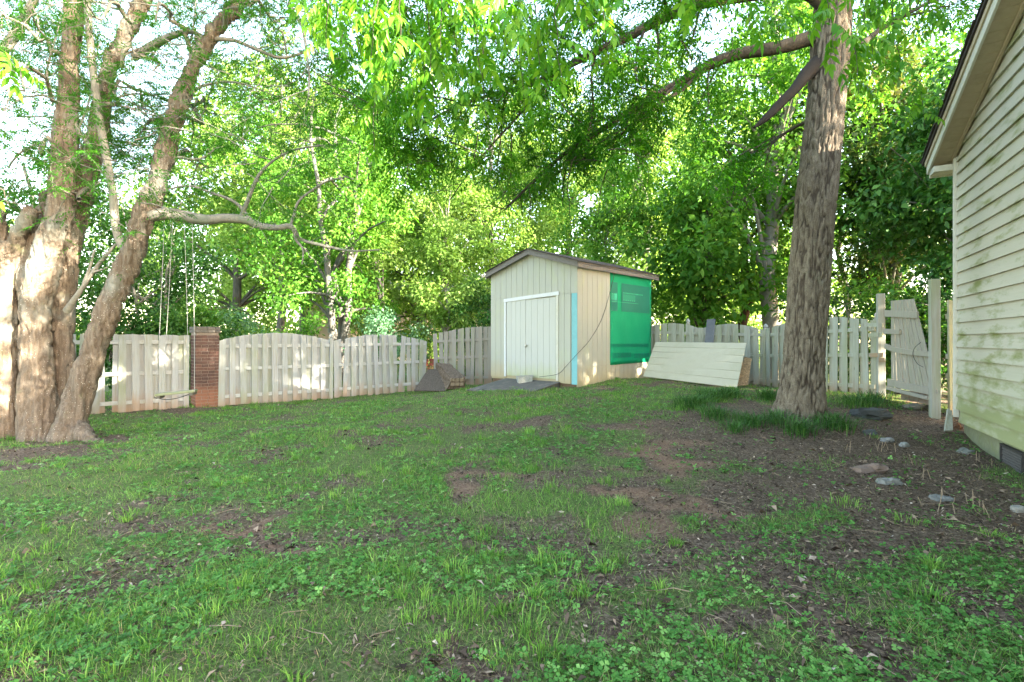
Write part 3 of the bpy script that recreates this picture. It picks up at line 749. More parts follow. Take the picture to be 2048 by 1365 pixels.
# left run
Z0 = -.08
fence('straight topped weathered fence section behind the leaning tree and swing', xy(120, fl(120)), xy(377, fl(377)), -.07, -.07, lambda s: 1.74-.03*s+.012*math.sin(s*40), True, WHITE_FENCE, seed=3, skip=(3,), posts=(), railz=(.16, .80, 1.5))
fence('arched white fence section joined to the right side of the brick pillar', xy(434, fl(434)), xy(664, fl(664)), -.09, -.09, lambda s: 1.60+.21*math.sin(math.pi*min(max(s, 0), 1))**.9, True, WHITE_FENCE, seed=4, posts=(1.0,))
fence('bowed arched white fence section ending at the open gap left of the shed', xy(666, fl(666)), xy(850, fl(850)), -.08, -.05, lambda s: 1.58+.20*math.sin(math.pi*min(max(s, 0), 1))**.9-.03*s, True, WHITE_FENCE, seed=5, wob=.03, skip=(9,))
fence('bare grey fence section between the open gap and the shed with light through its slits', xy(870, 17.6), xy(1010, 17.0), .02, .12, lambda s: 1.72+.17*math.sin(math.pi*min(max(s*.8, 0), 1)), True, GREY_FENCE, seed=6, pitch=.30, wob=.015, tight=-.6)
# right run
def hA(s): return 1.60+.16*abs(math.sin(math.pi*(s*2.0+.04)))**.8
fence('mossy scalloped fence section behind the leaning siding panel right of the shed', xy(1296, 16.0), xy(1531, 14.35), .30, .20, hA, True, GREEN_FENCE, seed=7, posts=(.36, 1.0))
fence('mossy scalloped fence section between the big tree and the broken gate', xy(1536, 14.2), xy(1752, 11.2), .20, .30, lambda s: 1.62+.2*math.sin(math.pi*min(max((s*1.0)*.94+.03, 0), 1)), True, GREEN_FENCE, seed=8, posts=(.985,), pitch=.26)
bf = fence('short fence piece squeezed between the tall gate post and the house corner', (7.28, 8.82), (8.1, 9.25), .25, .25, lambda s: 1.95-.1*s, True, GREEN_FENCE, seed=9, railz=(.62, .95, 1.62), pitch=.22)
# gate posts
def post(name, px, Y, py0, py1, wpx, label, mat):
    p = at(px, py0, Y); w = wpx/F*Y; h = (py0-py1)/F*Y
    e = tag(link(name, MB().box(-w/2, w/2, -w/2, w/2, -.4, h).mesh(name, .006), mat, None, p, (R(.4), R(-.3), -.35)), label, 'post', 'gate posts')
    return e
post('gate_post', 1869.5, 8.72, 832, 559, 15.5, 'tallest mossy square gate post standing beside the house corner', POST_WOOD)
post('gate_post', 1762, 10.95, 793, 588, 12.5, 'pale square gate post at left side of the broken gate', POST_WOOD)
# broken hinge rails nailed at the left gate post
def stick(nm, a, b, h, th, mat, label=None, cat=None, group=None, parent=None):
    a, b = np.array(a, float), np.array(b, float); d = unit(b-a); n = unit(np.cross(d, [0, 0, 1.0])); u = np.cross(n, d)
    c = lambda p, s, t: p+n*s*th/2+u*t*h/2
    m = MB().hexa([c(a, 1, -1), c(b, 1, -1), c(b, -1, -1), c(a, -1, -1)], [c(a, 1, 1), c(b, 1, 1), c(b, -1, 1), c(a, -1, 1)])
    return m
br = empty('broken_rails', at(1750, 700, 11.0), 0, 'splintered rail stubs nailed across the left gate post', 'rails')
b0 = np.array(br.location)
for (x0, y0, x1, y1, Y0_, Y1_) in ((1732, 650, 1766, 651, 11.25, 10.86), (1738, 671, 1766, 670, 11.15, 10.84), (1741, 711, 1768, 710, 11.1, 10.84), (1758, 720, 1769, 720, 10.9, 10.85)):
    link('rail_stub', stick('', at(x0, y0, Y0_)-b0, at(x1, y1, Y1_)-b0, .085, .05, None).mesh('rail_stub'), GREEN_FENCE, br)
# gate leaf in the plane between the posts
GA, GB = np.array([7.73, 10.95]), np.array([7.05, 8.75])
def gp(px, py, o=0.0):
    kk = (px-CX)/F; d = GB-GA
    u = (GA[0]-kk*GA[1])/(kk*d[1]-d[0]); P_ = GA+u*d
    n = np.array([d[1], -d[0]]); n = n/np.linalg.norm(n)
    n = -n if n[0] > 0 else n
    p3 = np.array([P_[0], P_[1], EYE-(py-HY)/F*P_[1]]); p3[:2] += n*o
    return p3
gate = empty('broken_gate', gp(1783, 770), 0, 'collapsed wooden gate with fanned pale boards hanging between two posts', 'gate')
g0 = np.array(gate.location)
nP = 14
for i in range(nP):
    t0, t1 = i/nP, (i+.8)/nP
    tx0, tx1 = 1784+46*t0, 1784+46*t1
    bx0, bx1 = 1785+95*t0**1.05, 1785+95*t1**1.05
    ty = lambda x: 602-4*(x-1784)/46
    by = lambda x: 762+22*(x-1785)/80
    def pt(tx, bx, f): return tx+(bx-tx)*f
    o = .004*(i % 2)+rng.uniform(0, .004)
    b = [gp(bx0, by(bx0), .02+o)-g0, gp(bx1, by(bx1), .02+o)-g0, gp(bx1, by(bx1), o)-g0, gp(bx0, by(bx0), o)-g0]
    t = [gp(tx0, ty(tx0), .02+o)-g0, gp(tx1, ty(tx1), .02+o)-g0, gp(tx1, ty(tx1), o)-g0, gp(tx0, ty(tx0), o)-g0]
    link('plank', MB().hexa(b, t).mesh('plank'), GATE_WOOD, gate)
def grail(pts, hpx, o, nm='rail'):
    m = MB()
    for (a, b) in zip(pts, pts[1:]):
        m.hexa([gp(a[0], a[1]+hpx/2, o+.035)-g0, gp(b[0], b[1]+hpx/2, o+.035)-g0, gp(b[0], b[1]+hpx/2, o)-g0, gp(a[0], a[1]+hpx/2, o)-g0],
               [gp(a[0], a[1]-hpx/2, o+.035)-g0, gp(b[0], b[1]-hpx/2, o+.035)-g0, gp(b[0], b[1]-hpx/2, o)-g0, gp(a[0], a[1]-hpx/2, o)-g0])
    return link(nm, m.mesh(nm), GATE_WOOD, gate)
grail([(1776, 627), (1842, 630)], 13, .03); grail([(1774, 663), (1806, 664)], 10, .03)
grail([(1776, 693), (1800, 701), (1830, 706), (1870, 709)], 10, .03); grail([(1782, 765), (1866, 783)], 14, .03); grail([(1782, 776), (1866, 797)], 7, .055)
for i, (a, b) in enumerate(((1802, 1818), (1819, 1836), (1837, 1850), (1851, 1864))):
    yb = 800+i*3
    link('kick_board', MB().hexa([gp(a, yb, 0)-g0, gp(b, yb+2, 0)-g0, gp(b, yb+2, -.02)-g0, gp(a, yb, -.02)-g0], [gp(a, 780, 0)-g0, gp(b, 783, 0)-g0, gp(b, 783, -.02)-g0, gp(a, 780, -.02)-g0]).mesh('kick_board'),
         flat_mat('rotten_board', (.20, .15, .11), .9, .4, 14), gate)
P = spline([gp(1870, 685, .2), gp(1864, 697, .25), (gp(1861, 712, .25)), gp(1863, 728, .2), gp(1868, 735, .15)], 6)
T = Tubes(); T.add(P, [.005]*len(P), 5)
tag(link('wire_loop', T.mesh('wire_loop'), DARK_METAL), 'thin dark wire loop hanging from the tallest gate post', 'wire')
# yellowish treated stub post left of swing
pp = at(201, 822, 12.0)
tag(link('stub_post', MB().box(-.06, .06, -.06, .06, -.3, .77).mesh('stub_post', .006), flat_mat('yellow_treated_wood', (.30, .23, .10), .85, .3, 18, .4), None, pp, (0, 0, .6)),
    'short yellowish wooden stub post in front of the straight fence section', 'post')

# ------------------------------------------------------------------ brick pillar
bp = np.array(at(405, 815, 12.75)); bp[2] = -.14
fd = math.atan2(.654, .756)
pil = empty('brick_pillar', bp+[0, .1, 0], fd+.04, 'weathered red brick pillar joined to the white fence by the swing', 'pillar')
k = M('old_red_brick', .9, .15); r = k.rand(); v = k.randvec(); n = k.noise(v, 25, 5, .7)
hh_ = k.n.new('ShaderNodeObjectInfo'); lz = k.sep(2, hh_.outputs['Location'])
c = k.ramp(r, [(0, (.07, .042, .036)), (.4, (.10, .055, .043)), (.75, (.125, .065, .05)), (1, (.10, .065, .055))])
c = k.mix(k.ramp(lz, [(.25, .75), (.45, 0)]), c, (.26, .115, .068))
c = k.mix(k.ramp(n, [(.5, 0), (.8, .5)]), c, (.25, .19, .16))
k.col(c); k.bump(n, .5, .006); BRICK = k.m
MORTAR = flat_mat('pale_mortar', (.22, .18, .15), .95, .2, 30, .4, (.22, .17, .13))
PH, HW = 1.99, .255
link('mortar_core', MB().box(-HW+.012, HW-.012, -HW+.012, HW-.012, -.1, PH-.02).mesh('mortar_core'), MORTAR, pil)
CH = .0775; nco = int((PH-.16)/CH)
bm_cache = {}
def brick(x, y, z, lx, ly):
    key = (round(lx, 3), round(ly, 3))
    if key not in bm_cache: bm_cache[key] = MB().box(-lx/2, lx/2, -ly/2, ly/2, -.0335, .0335).mesh('brick', .003)
    link('brick', bm_cache[key], BRICK, pil, (x+rng.normal(0, .0015), y+rng.normal(0, .0015), z), (0, 0, rng.normal(0, .006)))
for c_ in range(nco):
    z = .04+c_*CH
    bl, bd, j = .2475, .095, .0105
    for face in range(4):
        ca, sa = [(1, 0), (0, 1), (-1, 0), (0, -1)][face]
        if c_ % 2 == 0: segs = [(-HW+.1375-.014, .2475), (HW-.24-.0+.02, .2375)]
        else: segs = [(-HW+.0475+.11, .095+.0), (HW-.2475/2-.115, .2475)]
        segs = [(-HW, -.004), (.006, HW-.1)] if c_ % 2 == 0 else [(-HW, -HW+.125), (-HW+.135, HW-.235), (HW-.225, HW-.1)]
        for a, b in segs:
            m_ = (a+b)/2; w_ = b-a
            x_, y_ = m_, -HW+.0475
            brick(x_*ca-y_*sa, x_*sa+y_*ca, z, w_ if face % 2 == 0 else .095, .095 if face % 2 == 0 else w_)
k = flat_mat('lichen_grey_cap', (.13, .115, .10), .95, .35, 22, .6, (.10, .105, .085))
for c_, (ov, zz) in enumerate(((.022, PH-.15), (.022, PH-.075))):
    for face in range(4):
        ca, sa = [(1, 0), (0, 1), (-1, 0), (0, -1)][face]
        for a, b in ((-HW-ov, -.004), (.006, HW+ov-.11)):
            w_ = b-a; x_, y_ = (a+b)/2, -HW-ov+.05
            m = MB().box(-(w_ if face % 2 == 0 else .1)/2, (w_ if face % 2 == 0 else .1)/2, -(.1 if face % 2 == 0 else w_)/2, (.1 if face % 2 == 0 else w_)/2, -.034, .034).mesh('cap_brick', .004)
            link('cap_brick', m, k, pil, (x_*ca-y_*sa, x_*sa+y_*ca, zz+.037), (0, 0, 0))

# ------------------------------------------------------------------ things leaning and lying about
# leaning siding panel
BR, BL_ = np.array(at(1474, 777, 12.3)), np.array(at(1287, 754, 13.8))
TR, TL = np.array(at(1493, 687, 12.82)), np.array(at(1312, 685, 14.3))
pn = empty('leaning_panel', BL_, 0, 'beige lap siding sheet leaning on the mossy fence right of the shed', 'panel')
nrm = unit(np.cross(BR-BL_, TL-BL_)); nrm = nrm if nrm[1] < 0 else -nrm
PAN = flat_mat('pale_yellow_green_panel', (.36, .345, .265), .7, .08, 5, .1, (.30, .30, .21))
fr_ = [0, .17, .355, .54, .705, .855, 1.0]
def pq(u, v, o): return BL_+(BR-BL_)*u+(TL-BL_+(TR-BR-TL+BL_)*u)*v+nrm*o-BL_
link('panel_back', MB().hexa([pq(0, 0, .012), pq(1, 0, .012), pq(1, 0, 0), pq(0, 0, 0)], [pq(0, 1, .012), pq(1, 1, .012), pq(1, 1, 0), pq(0, 1, 0)]).mesh('panel_back'), PAN, pn)
for a, b in zip(fr_, fr_[1:]):
    link('panel_board', MB().hexa([pq(0, a+.004, .024), pq(1, a+.004, .024), pq(1, a+.004, .012), pq(0, a+.004, .012)], [pq(0, b-.004, .019), pq(1, b-.004, .019), pq(1, b-.004, .012), pq(0, b-.004, .012)]).mesh('panel_board'), PAN, pn)
# OSB scrap
def slab4(name, c4, th, mat, label, cat):
    c4 = [np.array(p, float) for p in c4]; o = c4[0]; n_ = unit(np.cross(c4[1]-c4[0], c4[3]-c4[0])); n_ = n_ if n_[1] < 0 else -n_
    m = MB().hexa([c4[0]-o+n_*th, c4[1]-o+n_*th, c4[1]-o, c4[0]-o], [c4[3]-o+n_*th, c4[2]-o+n_*th, c4[2]-o, c4[3]-o])
    return tag(link(name, m.mesh(name, .003), mat, None, o), label, cat)
k = M('flaky_chipboard', .85, .15); n = k.ramp(k.math('MULTIPLY', k.voro(k.map((40, 40, 70)), 1, 'F1', 'Color'), 1.0), [(.2, (.35, .35, .35)), (.8, (1, 1, 1))])
k.col(k.mix(.7, (.26, .18, .10), k.mix(1, n, (.36, .25, .14), 'MULTIPLY'))); OSB = k.m
slab4('chipboard_scrap', [at(1472, 773, 12.62), at(1496, 771, 12.6), at(1503, 718, 13.0), at(1489, 714, 13.02)], .012, OSB, 'brown chipboard scrap leaning on the fence behind the siding panel', 'board')
slab4('grey_plank', [at(1409, 692, 13.5), at(1427, 692, 13.4), at(1431, 641, 14.55), at(1414, 642, 14.65)], .045, flat_mat('slate_grey_plank', (.085, .09, .095), .85, .25, 10, .3, (.12, .12, .115)),
      'short slate grey plank leaning upright between the siding panel and the fence', 'plank')
# toppled chunk of brickwork near the gap, and shingle covered scrap beside it
def lump(name, pts_b, pts_t, mat, label, cat, sub=3, disp=.02, seed=0):
    m = MB().hexa(pts_b, pts_t).mesh(name)
    b = bmesh.new(); b.from_mesh(m); bmesh.ops.subdivide_edges(b, edges=b.edges[:], cuts=6, use_grid_fill=True)
    rg = np.random.default_rng(seed)
    for v_ in b.verts: v_.co += Vector(rg.normal(0, disp, 3))
    b.to_mesh(m); b.free()
    o = np.array(pts_b[0], float)
    for v_ in m.vertices: v_.co -= Vector(o)
    return tag(link(name, m, mat, None, o), label, cat)
k = M('rubbly_grey_brown', .95, .1); n = k.noise(k.map((14, 14, 9)), 1, 6, .75)
k.col(k.ramp(n, [(.3, (.045, .033, .025)), (.5, (.13, .095, .068)), (.66, (.20, .15, .11)), (.78, (.36, .31, .26))])); k.bump(n, .8, .02); RUB = k.m
a = lump('rubble_block', [at(893, 779, 14.6), at(930, 777, 15.0), at(905, 745, 16.6), at(868, 752, 16.4)],
     [at(905, 757, 14.65), at(931, 755, 15.0), at(900, 728, 16.8), at(872, 726, 16.5)], RUB, 'toppled grey brown masonry block tilted against the fence beside the gap', 'block', 3, .008, 2)
for i in range(3):
    for j in range(2):
        p0 = at(905+9*i, 760+8.5*j, 14.72+.1*i)
        m = MB().box(-.058, .058, -.03, .03, -.046, .046).mesh('brick', .006)
        o = link('brick', m, flat_mat('dusty_brown_brick', (.21, .165, .115), .95, .3, 20, .5) if i+j == 0 else bpy.data.materials['dusty_brown_brick'], a, p0-np.array(a.location)+[0, -.03, 0], (0, 0, .35))
k = M('ribbed_dark_mat', .95, .1); st_ = k.noise(k.map((40, 6, 40)), 1, 4, .7)
k.col(k.ramp(st_, [(.3, (.045, .036, .028)), (.7, (.13, .105, .082))])); k.bump(st_, .6, .02)
tag(slab4('roofing_scrap', [at(828, 783, 14.9), at(892, 784, 14.6), at(880, 740, 16.2), at(856, 741, 16.3)], .03, k.m, 'dark ribbed roofing scrap propped beside the masonry block', 'roofing'), None, None)
# stones: grouped, each with its own look
def stone(px, py, w, h, col, label, flat=.5, seed=0, rz=None):
    rg = np.random.default_rng(seed+100); p = W(px, py); sc_ = w/F*p[1]
    b = bmesh.new(); bmesh.ops.create_icosphere(b, subdivisions=3, radius=.5); rj = rg.normal(0, .03, (2000, 3))
    off_ = rg.uniform(0, 50, 3)
    for vi, v_ in enumerate(b.verts):
        c = np.array(v_.co)+rj[vi]; nn = vn(np.array([c[0]*3+off_[0]+c[2]]), np.array([c[1]*3+off_[1]-c[2]]), seed)[0]
        q = np.round(c*2.2+rg.normal(0, .02, 3))/2.2*.35+c*.65
        v_.co = Vector(q*(.7+.65*nn))*1.0
        v_.co.x *= sc_; v_.co.y *= sc_*.7; v_.co.z *= sc_*flat
    m = bpy.data.meshes.new('stone'); b.to_mesh(m); b.free()
    cc = [x_*.42 for x_ in col]
    mt = flat_mat('stone_'+label.split()[0], cc, .95, .3, 25, .6, tuple(x_*.6 for x_ in cc))
    return tag(link('stone', m, mt, None, p+[0, 0, sc_*flat*.10], (rg.normal(0, .1), rg.normal(0, .1), rg.uniform(-.5, .5) if rz is None else rz)), label, 'stone', 'stones on the bare soil')
stone(1740, 943, 56, 20, (.36, .26, .21), 'pinkish flat stone lying on bare soil, largest of the stones', .42, 1, 0)
stone(1778, 968, 40, 18, (.36, .36, .33), 'pale grey stone just below the pinkish flat stone', .45, 2, 0)
stone(1740, 832, 66, 26, (.12, .13, .125), 'dark slate slab right of the big tree, near the gate', .38, 3, .1)
stone(1830, 816, 50, 14, (.33, .31, .25), 'long tan stone lying in front of the broken gate', .26, 4, .05)
stone(1808, 893, 22, 16, (.50, .50, .48), 'small whitish stone in leaf litter midway between tree and house', .6, 5)
stone(1772, 883, 24, 14, (.42, .42, .40), 'small light grey stone left of the whitish one', .5, 6)
stone(1930, 907, 34, 16, (.33, .34, .30), 'greenish grey stone near the foundation vent', .4, 7)
stone(1882, 1000, 40, 14, (.33, .335, .31), 'flat grey green stone half buried below the vent', .3, 8)
stone(2040, 1022, 34, 18, (.45, .43, .38), 'cream stone at right edge of the bare soil', .5, 9)
stone(1738, 868, 26, 14, (.15, .165, .165), 'small blue grey stone below the dark slate slab', .5, 10)
# pale wedge board and reddish stone at the house corner
slab4('wedge_board', [at(1887, 864, 8.0), at(1903, 864, 8.0), at(1901, 824, 8.25), at(1893, 820, 8.25)], .04, POST_WOOD, 'pale mossy wedge of wood leaning at the house corner', 'board')
stone(1911, 855, 22, 22, (.30, .17, .10), 'reddish brown stone by the corner under the house trim', .8, 11)
# ------------------------------------------------------------------ bark
def bark_mat(name, cols, crack, sx_, sz_, lichen=None, strength=.8, moss=None, plate=False, specks=False):
    k = M(name, .95, .1); v = k.co
    wv = k.map((sx_, sx_, sz_), v)
    n = k.noise(wv, 1, 6, .7, .4); f = k.noise(v, 70, 4, .7)
    c = k.ramp(n, [(.28, crack), (.45, cols[0]), (.6, cols[1]), (.8, cols[2])])
    c = k.mix(.25, c, k.ramp(f, [(.3, tuple(x*.5 for x in cols[0])), (.7, cols[2])]))
    big = k.noise(v, 1.6, 4, .6)
    if lichen: c = k.mix(k.math('MULTIPLY', k.ramp(big, [(.5, 0), (.64, .8)]), k.ramp(k.math('DIVIDE', k.sep(2), 6.0), [(.12, 0), (.4, 1)])), c, k.mix(k.noise(v, 30, 5, .8), lichen, tuple(x*.5 for x in lichen)))
    if plate: c = k.mix(k.ramp(k.attr('plate'), [(.05, .75), (.5, 0)]), c, (.030, .021, .016))
    if moss: c = k.mix(k.ramp(k.noise(v, 2.3, 5, .7), [(.6, 0), (.75, .7)]), c, moss)
    if specks:
        s1 = k.ramp(k.voro(k.map((1, 1, .7), v), 34), [(.12, 1), (.2, 0)]); s2 = k.ramp(k.noise(v, 4, 3), [(.45, 0), (.6, 1)])
        c = k.mix(k.math('MULTIPLY', k.math('MULTIPLY', s1, s2), .8), c, (.50, .50, .44))
    k.col(c); k.bump(k.mix(.3, n, f), strength, .03)
    return k.m
BARK_TAN = bark_mat('tan_bark', [(.105, .082, .060), (.17, .137, .103), (.26, .215, .168)], (.045, .034, .025), 17, 2.0, (.26, .27, .235), 1.0, (.16, .17, .09), False, True)
BARK_GREY = bark_mat('grey_furrowed_bark', [(.11, .086, .062), (.185, .155, .115), (.32, .28, .22)], (.025, .019, .015), 22, 5, None, 1.0, (.20, .21, .15), True)
BARK_LIMB = bark_mat('limb_bark', [(.05, .042, .033), (.085, .07, .055), (.14, .12, .097)], (.02, .016, .013), 20, 5)
BARK_PALE = bark_mat('pale_grey_bark', [(.085, .08, .072), (.12, .115, .104), (.16, .155, .14)], (.045, .042, .038), 14, 3, (.13, .145, .12))
BARK_SMOOTH = bark_mat('smooth_grey_bark', [(.17, .16, .135), (.22, .205, .17), (.28, .27, .23)], (.10, .09, .075), 9, 5, (.20, .22, .16))
BARK_RED = bark_mat('dark_red_bark', [(.06, .035, .025), (.09, .055, .04), (.13, .08, .06)], (.025, .015, .01), 18, 3)

# ------------------------------------------------------------------ leaves
UP = np.array([0, 0, 1.0])
class Leaves:
    def __init__(s): s.V = []; s.R = []
    def add(s, base, d, nrm, L, Wd, rnd, fold=.18, curl=.12):
        d = unit(d); side = unit(np.cross(d, nrm)); nn = np.cross(side, d)
        L = L[:, None]; Wd = Wd[:, None]
        mid = base+d*L*.42; lift = nn*Wd*fold
        a = mid+side*Wd*.5+lift; b = mid-side*Wd*.5+lift
        tip = base+d*L-nn*L*curl
        s.V.append(np.stack([base, a, tip, b], 1).reshape(-1, 3)); s.R.append(np.repeat(rnd, 4))
    def pinnate(s, P, D, L, pairs, ll, lw, rnd, droop=.25):
        """compound leaves: stalk from P along D, leaflets in pairs"""
        n = len(P); D = unit(D); side = unit(np.cross(D, UP+rng.normal(0, .25, (n, 3))))
        for j in range(pairs):
            t = (j+.8)/(pairs+.3); b = P+D*(L*t)[:, None]-UP*(droop*L*t*t)[:, None]
            sz = (1-.35*abs(t-.55))
            for sg in (1, -1):
                d = side*sg*.85+D*.55-UP*(.25+.3*t)+rng.normal(0, .14, (n, 3))
                s.add(b, d, UP+rng.normal(0, .25, (n, 3)), ll*sz*rng.uniform(.8, 1.1, n), lw*sz*rng.uniform(.85, 1.1, n), np.clip(rnd+rng.normal(0, .07, n), 0, 1))
        b = P+D*L[:, None]-UP*(droop*L)[:, None]
        s.add(b, D-UP*.5, UP+rng.normal(0, .2, (n, 3)), ll, lw, rnd)
    def mesh(s, name):
        V = np.concatenate(s.V); return mesh_np(name, V, np.arange(len(V)).reshape(-1, 4), False, {'rnd': np.concatenate(s.R)})
    def count(s): return sum(len(v) for v in s.V)//4

def rvec(n=None): return unit(rng.normal(0, 1, (3,) if n is None else (n, 3)))
def wander(p, d, L, n, wob=.25, grav=0.0):
    pts = [np.array(p, float)]; d = unit(np.array(d, float))
    for i in range(n):
        d = unit(d+rvec()*wob+UP*grav); pts.append(pts[-1]+d*L/n)
    return np.array(pts)

class Crown:
    """limbs -> side branches -> twigs, with spots for leaves along the twigs"""
    def __init__(s): s.T = Tubes(); s.P = []; s.D = []
    def limb(s, pts, r0, r1, k=8, rad=None, every=.5, start=.2, bl=(1.0, 2.0), up=.1, tw=.28, twl=.5, leafs=5, grav=-.03, ok=None):
        pts = np.asarray(pts, float); n = len(pts)
        rr = np.linspace(1, 0, n)**.8*(r0-r1)+r1
        if rad is not None: rr = np.asarray(rad)
        s.T.add(pts, rr, k)
        seg = np.linalg.norm(np.diff(pts, axis=0), axis=1); cum = np.r_[0, np.cumsum(seg)]; tot = cum[-1]
        u = start*tot
        while u < tot:
            i = min(np.searchsorted(cum, u, 'right')-1, n-2); p = pts[i]+(pts[i+1]-pts[i])*(u-cum[i])/seg[i]; tg = unit(pts[i+1]-pts[i])
            side = unit(np.cross(tg, rvec()))
            L = rng.uniform(*bl)*(1-.35*u/tot)
            b = wander(p, tg*.55+side*.8+UP*up, L, 7, .22, grav)
            rb = min(rr[i]*.55, .012+.012*L)
            s.T.add(b, np.linspace(rb, rb*.25, 8), 5)
            s.twigs(b, tw, twl, leafs, rb, ok)
            u += every*rng.uniform(.6, 1.4)
        s.twigs(pts[int(n*.6):], tw, twl, leafs, r1, ok)
    def twigs(s, b, tw, twl, leafs, rb, ok=None):
        seg = np.linalg.norm(np.diff(b, axis=0), axis=1); cum = np.r_[0, np.cumsum(seg)]; tot = cum[-1]; u = .25*tot
        while u < tot+.01:
            i = min(max(np.searchsorted(cum, u, 'right')-1, 0), len(b)-2); p = b[i]+(b[i+1]-b[i])*min(1, (u-cum[i])/seg[i]); tg = unit(b[i+1]-b[i])
            if ok is None or ok(p):
                L = twl*rng.uniform(.6, 1.2)
                t = wander(p, tg*.6+rvec()*.9, L, 4, .3, -.08)
                s.T.add(t, np.linspace(min(.006, rb*.5), .002, 5), 3)
                for f in np.linspace(.25, 1, leafs):
                    j = min(int(f*4), 3); q = t[j]+(t[j+1]-t[j])*(f*4-j if f < 1 else 1)
                    s.P.append(q); s.D.append(unit(t[j+1]-t[j])*.35+rvec()*.9+[0, 0, .05])
            u += tw*rng.uniform(.6, 1.4)
    def leaf_pts(s): return np.array(s.P), np.array(s.D)

LEAF_A = leaf_mat('fine_leaf', (.03, .11, .016), (.055, .19, .024), (.12, .28, .04), .5, (1.15, 1.2, .45))
LEAF_B = leaf_mat('pecan_leaf', (.028, .12, .010), (.055, .20, .014), (.14, .31, .025), .5, (1.2, 1.2, .4), .4)
LEAF_SUN = leaf_mat('yellow_green_leaf', (.09, .19, .03), (.18, .32, .06), (.33, .46, .15), .5, (1.15, 1.1, .6))
LEAF_MID = leaf_mat('mid_green_leaf', (.04, .13, .016), (.085, .22, .028), (.18, .33, .055), .5, (1.15, 1.15, .5))
LEAF_DARK = leaf_mat('dark_glossy_leaf', (.022, .075, .016), (.042, .125, .024), (.10, .20, .04), .36, (1.1, 1.2, .5), .3)
LEAF_BRONZE = leaf_mat('bronze_green_leaf', (.026, .07, .018), (.055, .115, .03), (.15, .14, .05), .36, (1.1, 1.1, .5), .35)
LEAF_BLUE = leaf_mat('blue_green_leaf', (.06, .15, .08), (.11, .24, .13), (.18, .31, .17), .42, (1.1, 1.15, .7))

def tree_root(name, loc, label, group=None, cat='tree'):
    return empty(name, loc, 0, label, cat, group)
def local(o, V): return V-np.array(o.location)
def shift(mesh, loc):
    V = np.empty(len(mesh.vertices)*3, np.float32); mesh.vertices.foreach_get('co', V); V = V.reshape(-1, 3)-np.asarray(loc, np.float32)
    mesh.vertices.foreach_set('co', V.ravel()); mesh.update(); return mesh
def fuse(name, mesh, voxel, smooth_it=4):
    """one continuous skin over overlapping tubes"""
    o = bpy.data.objects.new('tmp', mesh); COL.objects.link(o)
    r = o.modifiers.new('r', 'REMESH'); r.mode = 'VOXEL'; r.voxel_size = voxel; r.use_smooth_shade = True
    s = o.modifiers.new('s', 'SMOOTH'); s.iterations = smooth_it; s.factor = .5
    m = bpy.data.meshes.new_from_object(o.evaluated_get(bpy.context.evaluated_depsgraph_get()))
    bpy.data.objects.remove(o); m.name = name; m.materials.clear(); return m
def ridge(mesh, fn):
    """push vertices along their normals by fn(V)"""
    n = len(mesh.vertices); V = np.empty(n*3, np.float32); mesh.vertices.foreach_get('co', V); V = V.reshape(-1, 3)
    N = np.empty(n*3, np.float32); mesh.vertex_normals.foreach_get('vector', N); N = N.reshape(-1, 3)
    V = V+N*fn(V)[:, None]; mesh.vertices.foreach_set('co', V.astype(np.float32).ravel()); mesh.update(); return mesh
def capped(T, P, r, k=12):
    P = np.asarray(P, float); r = np.asarray(r, float)
    d0 = unit(P[0]-P[1]); d1 = unit(P[-1]-P[-2])
    P = np.vstack([P[0]+d0*r[0]*.01, P, P[-1]+d1*r[-1]*.01]); r = np.r_[1e-4, r, 1e-4]
    T.add(P, r, k)

# ------------------------------------------------------------------ left tree with several trunks
LY = 9.2
def pathw(rows):
    """rows of (px, py, Y, diameter in px) -> points, radii"""
    P = np.array([at(a, b, c) for a, b, c, d in rows]); r = np.array([d/2/F*c for a, b, c, d in rows])
    S = spline(np.c_[P, r], 7); return S[:, :3], S[:, 3]
tl = tree_root('multi_trunk_tree', at(110, 872, LY), 'large tan multi trunk tree with leaning trunk holding the rope swing')
T = Tubes()
trunks = [
 [(10,905,9.0,120),(8,820,9.05,92),(4,720,9.1,76),(4,610,9.1,66),(8,540,9.1,54),(18,490,9.1,42)],
 [(15,510,9.1,38),(38,468,9.05,32),(60,432,9.0,30),(70,418,9.0,27)],
 [(8,525,9.1,36),(2,460,9.2,30),(-14,400,9.3,26),(-40,330,9.4,22)],
 [(82,902,8.9,110),(76,820,8.98,78),(72,720,9.02,64),(72,620,9.05,60),(86,545,9.05,64),(108,480,9.05,62),(121,420,9.05,56),(128,330,9.05,50),(132,220,9.05,46),(140,110,9.05,42),(147,0,9.05,38),(150,-160,9.05,33),(140,-400,9.1,24)],
 [(68,630,9.1,42),(54,570,9.15,36),(60,510,9.25,34),(80,440,9.35,30),(96,380,9.5,24)],
 [(126,885,9.45,80),(124,800,9.5,62),(122,700,9.55,52),(126,600,9.55,50),(136,500,9.55,50),(158,400,9.55,48),(188,300,9.55,46),(204,210,9.5,42),(222,130,9.5,38),(262,45,9.5,34),(300,-20,9.5,30),(370,-160,9.6,26)],
 [(136,888,8.75,92),(146,835,8.85,70),(166,760,8.95,58),(194,680,9.0,54),(230,590,9.0,53),(262,510,9.0,51),(290,435,9.0,50),(318,350,9.0,44),(346,250,9.0,41),(362,190,9.0,40),(392,125,9.0,37),(432,60,9.0,36),(480,0,9.0,34),(540,-80,9.0,30),(620,-190,9.0,22)],
 [(75,880,8.85,60),(95,905,8.6,34),(125,915,8.4,16)], [(158,862,8.75,54),(180,880,8.5,26),(200,890,8.35,10)], [(5,880,8.8,80),(-50,910,8.6,40)], [(60,860,8.8,50),(40,905,8.5,22)]]
for rows in trunks:
    P, r = pathw(rows); capped(T, P, r*.80, 14)
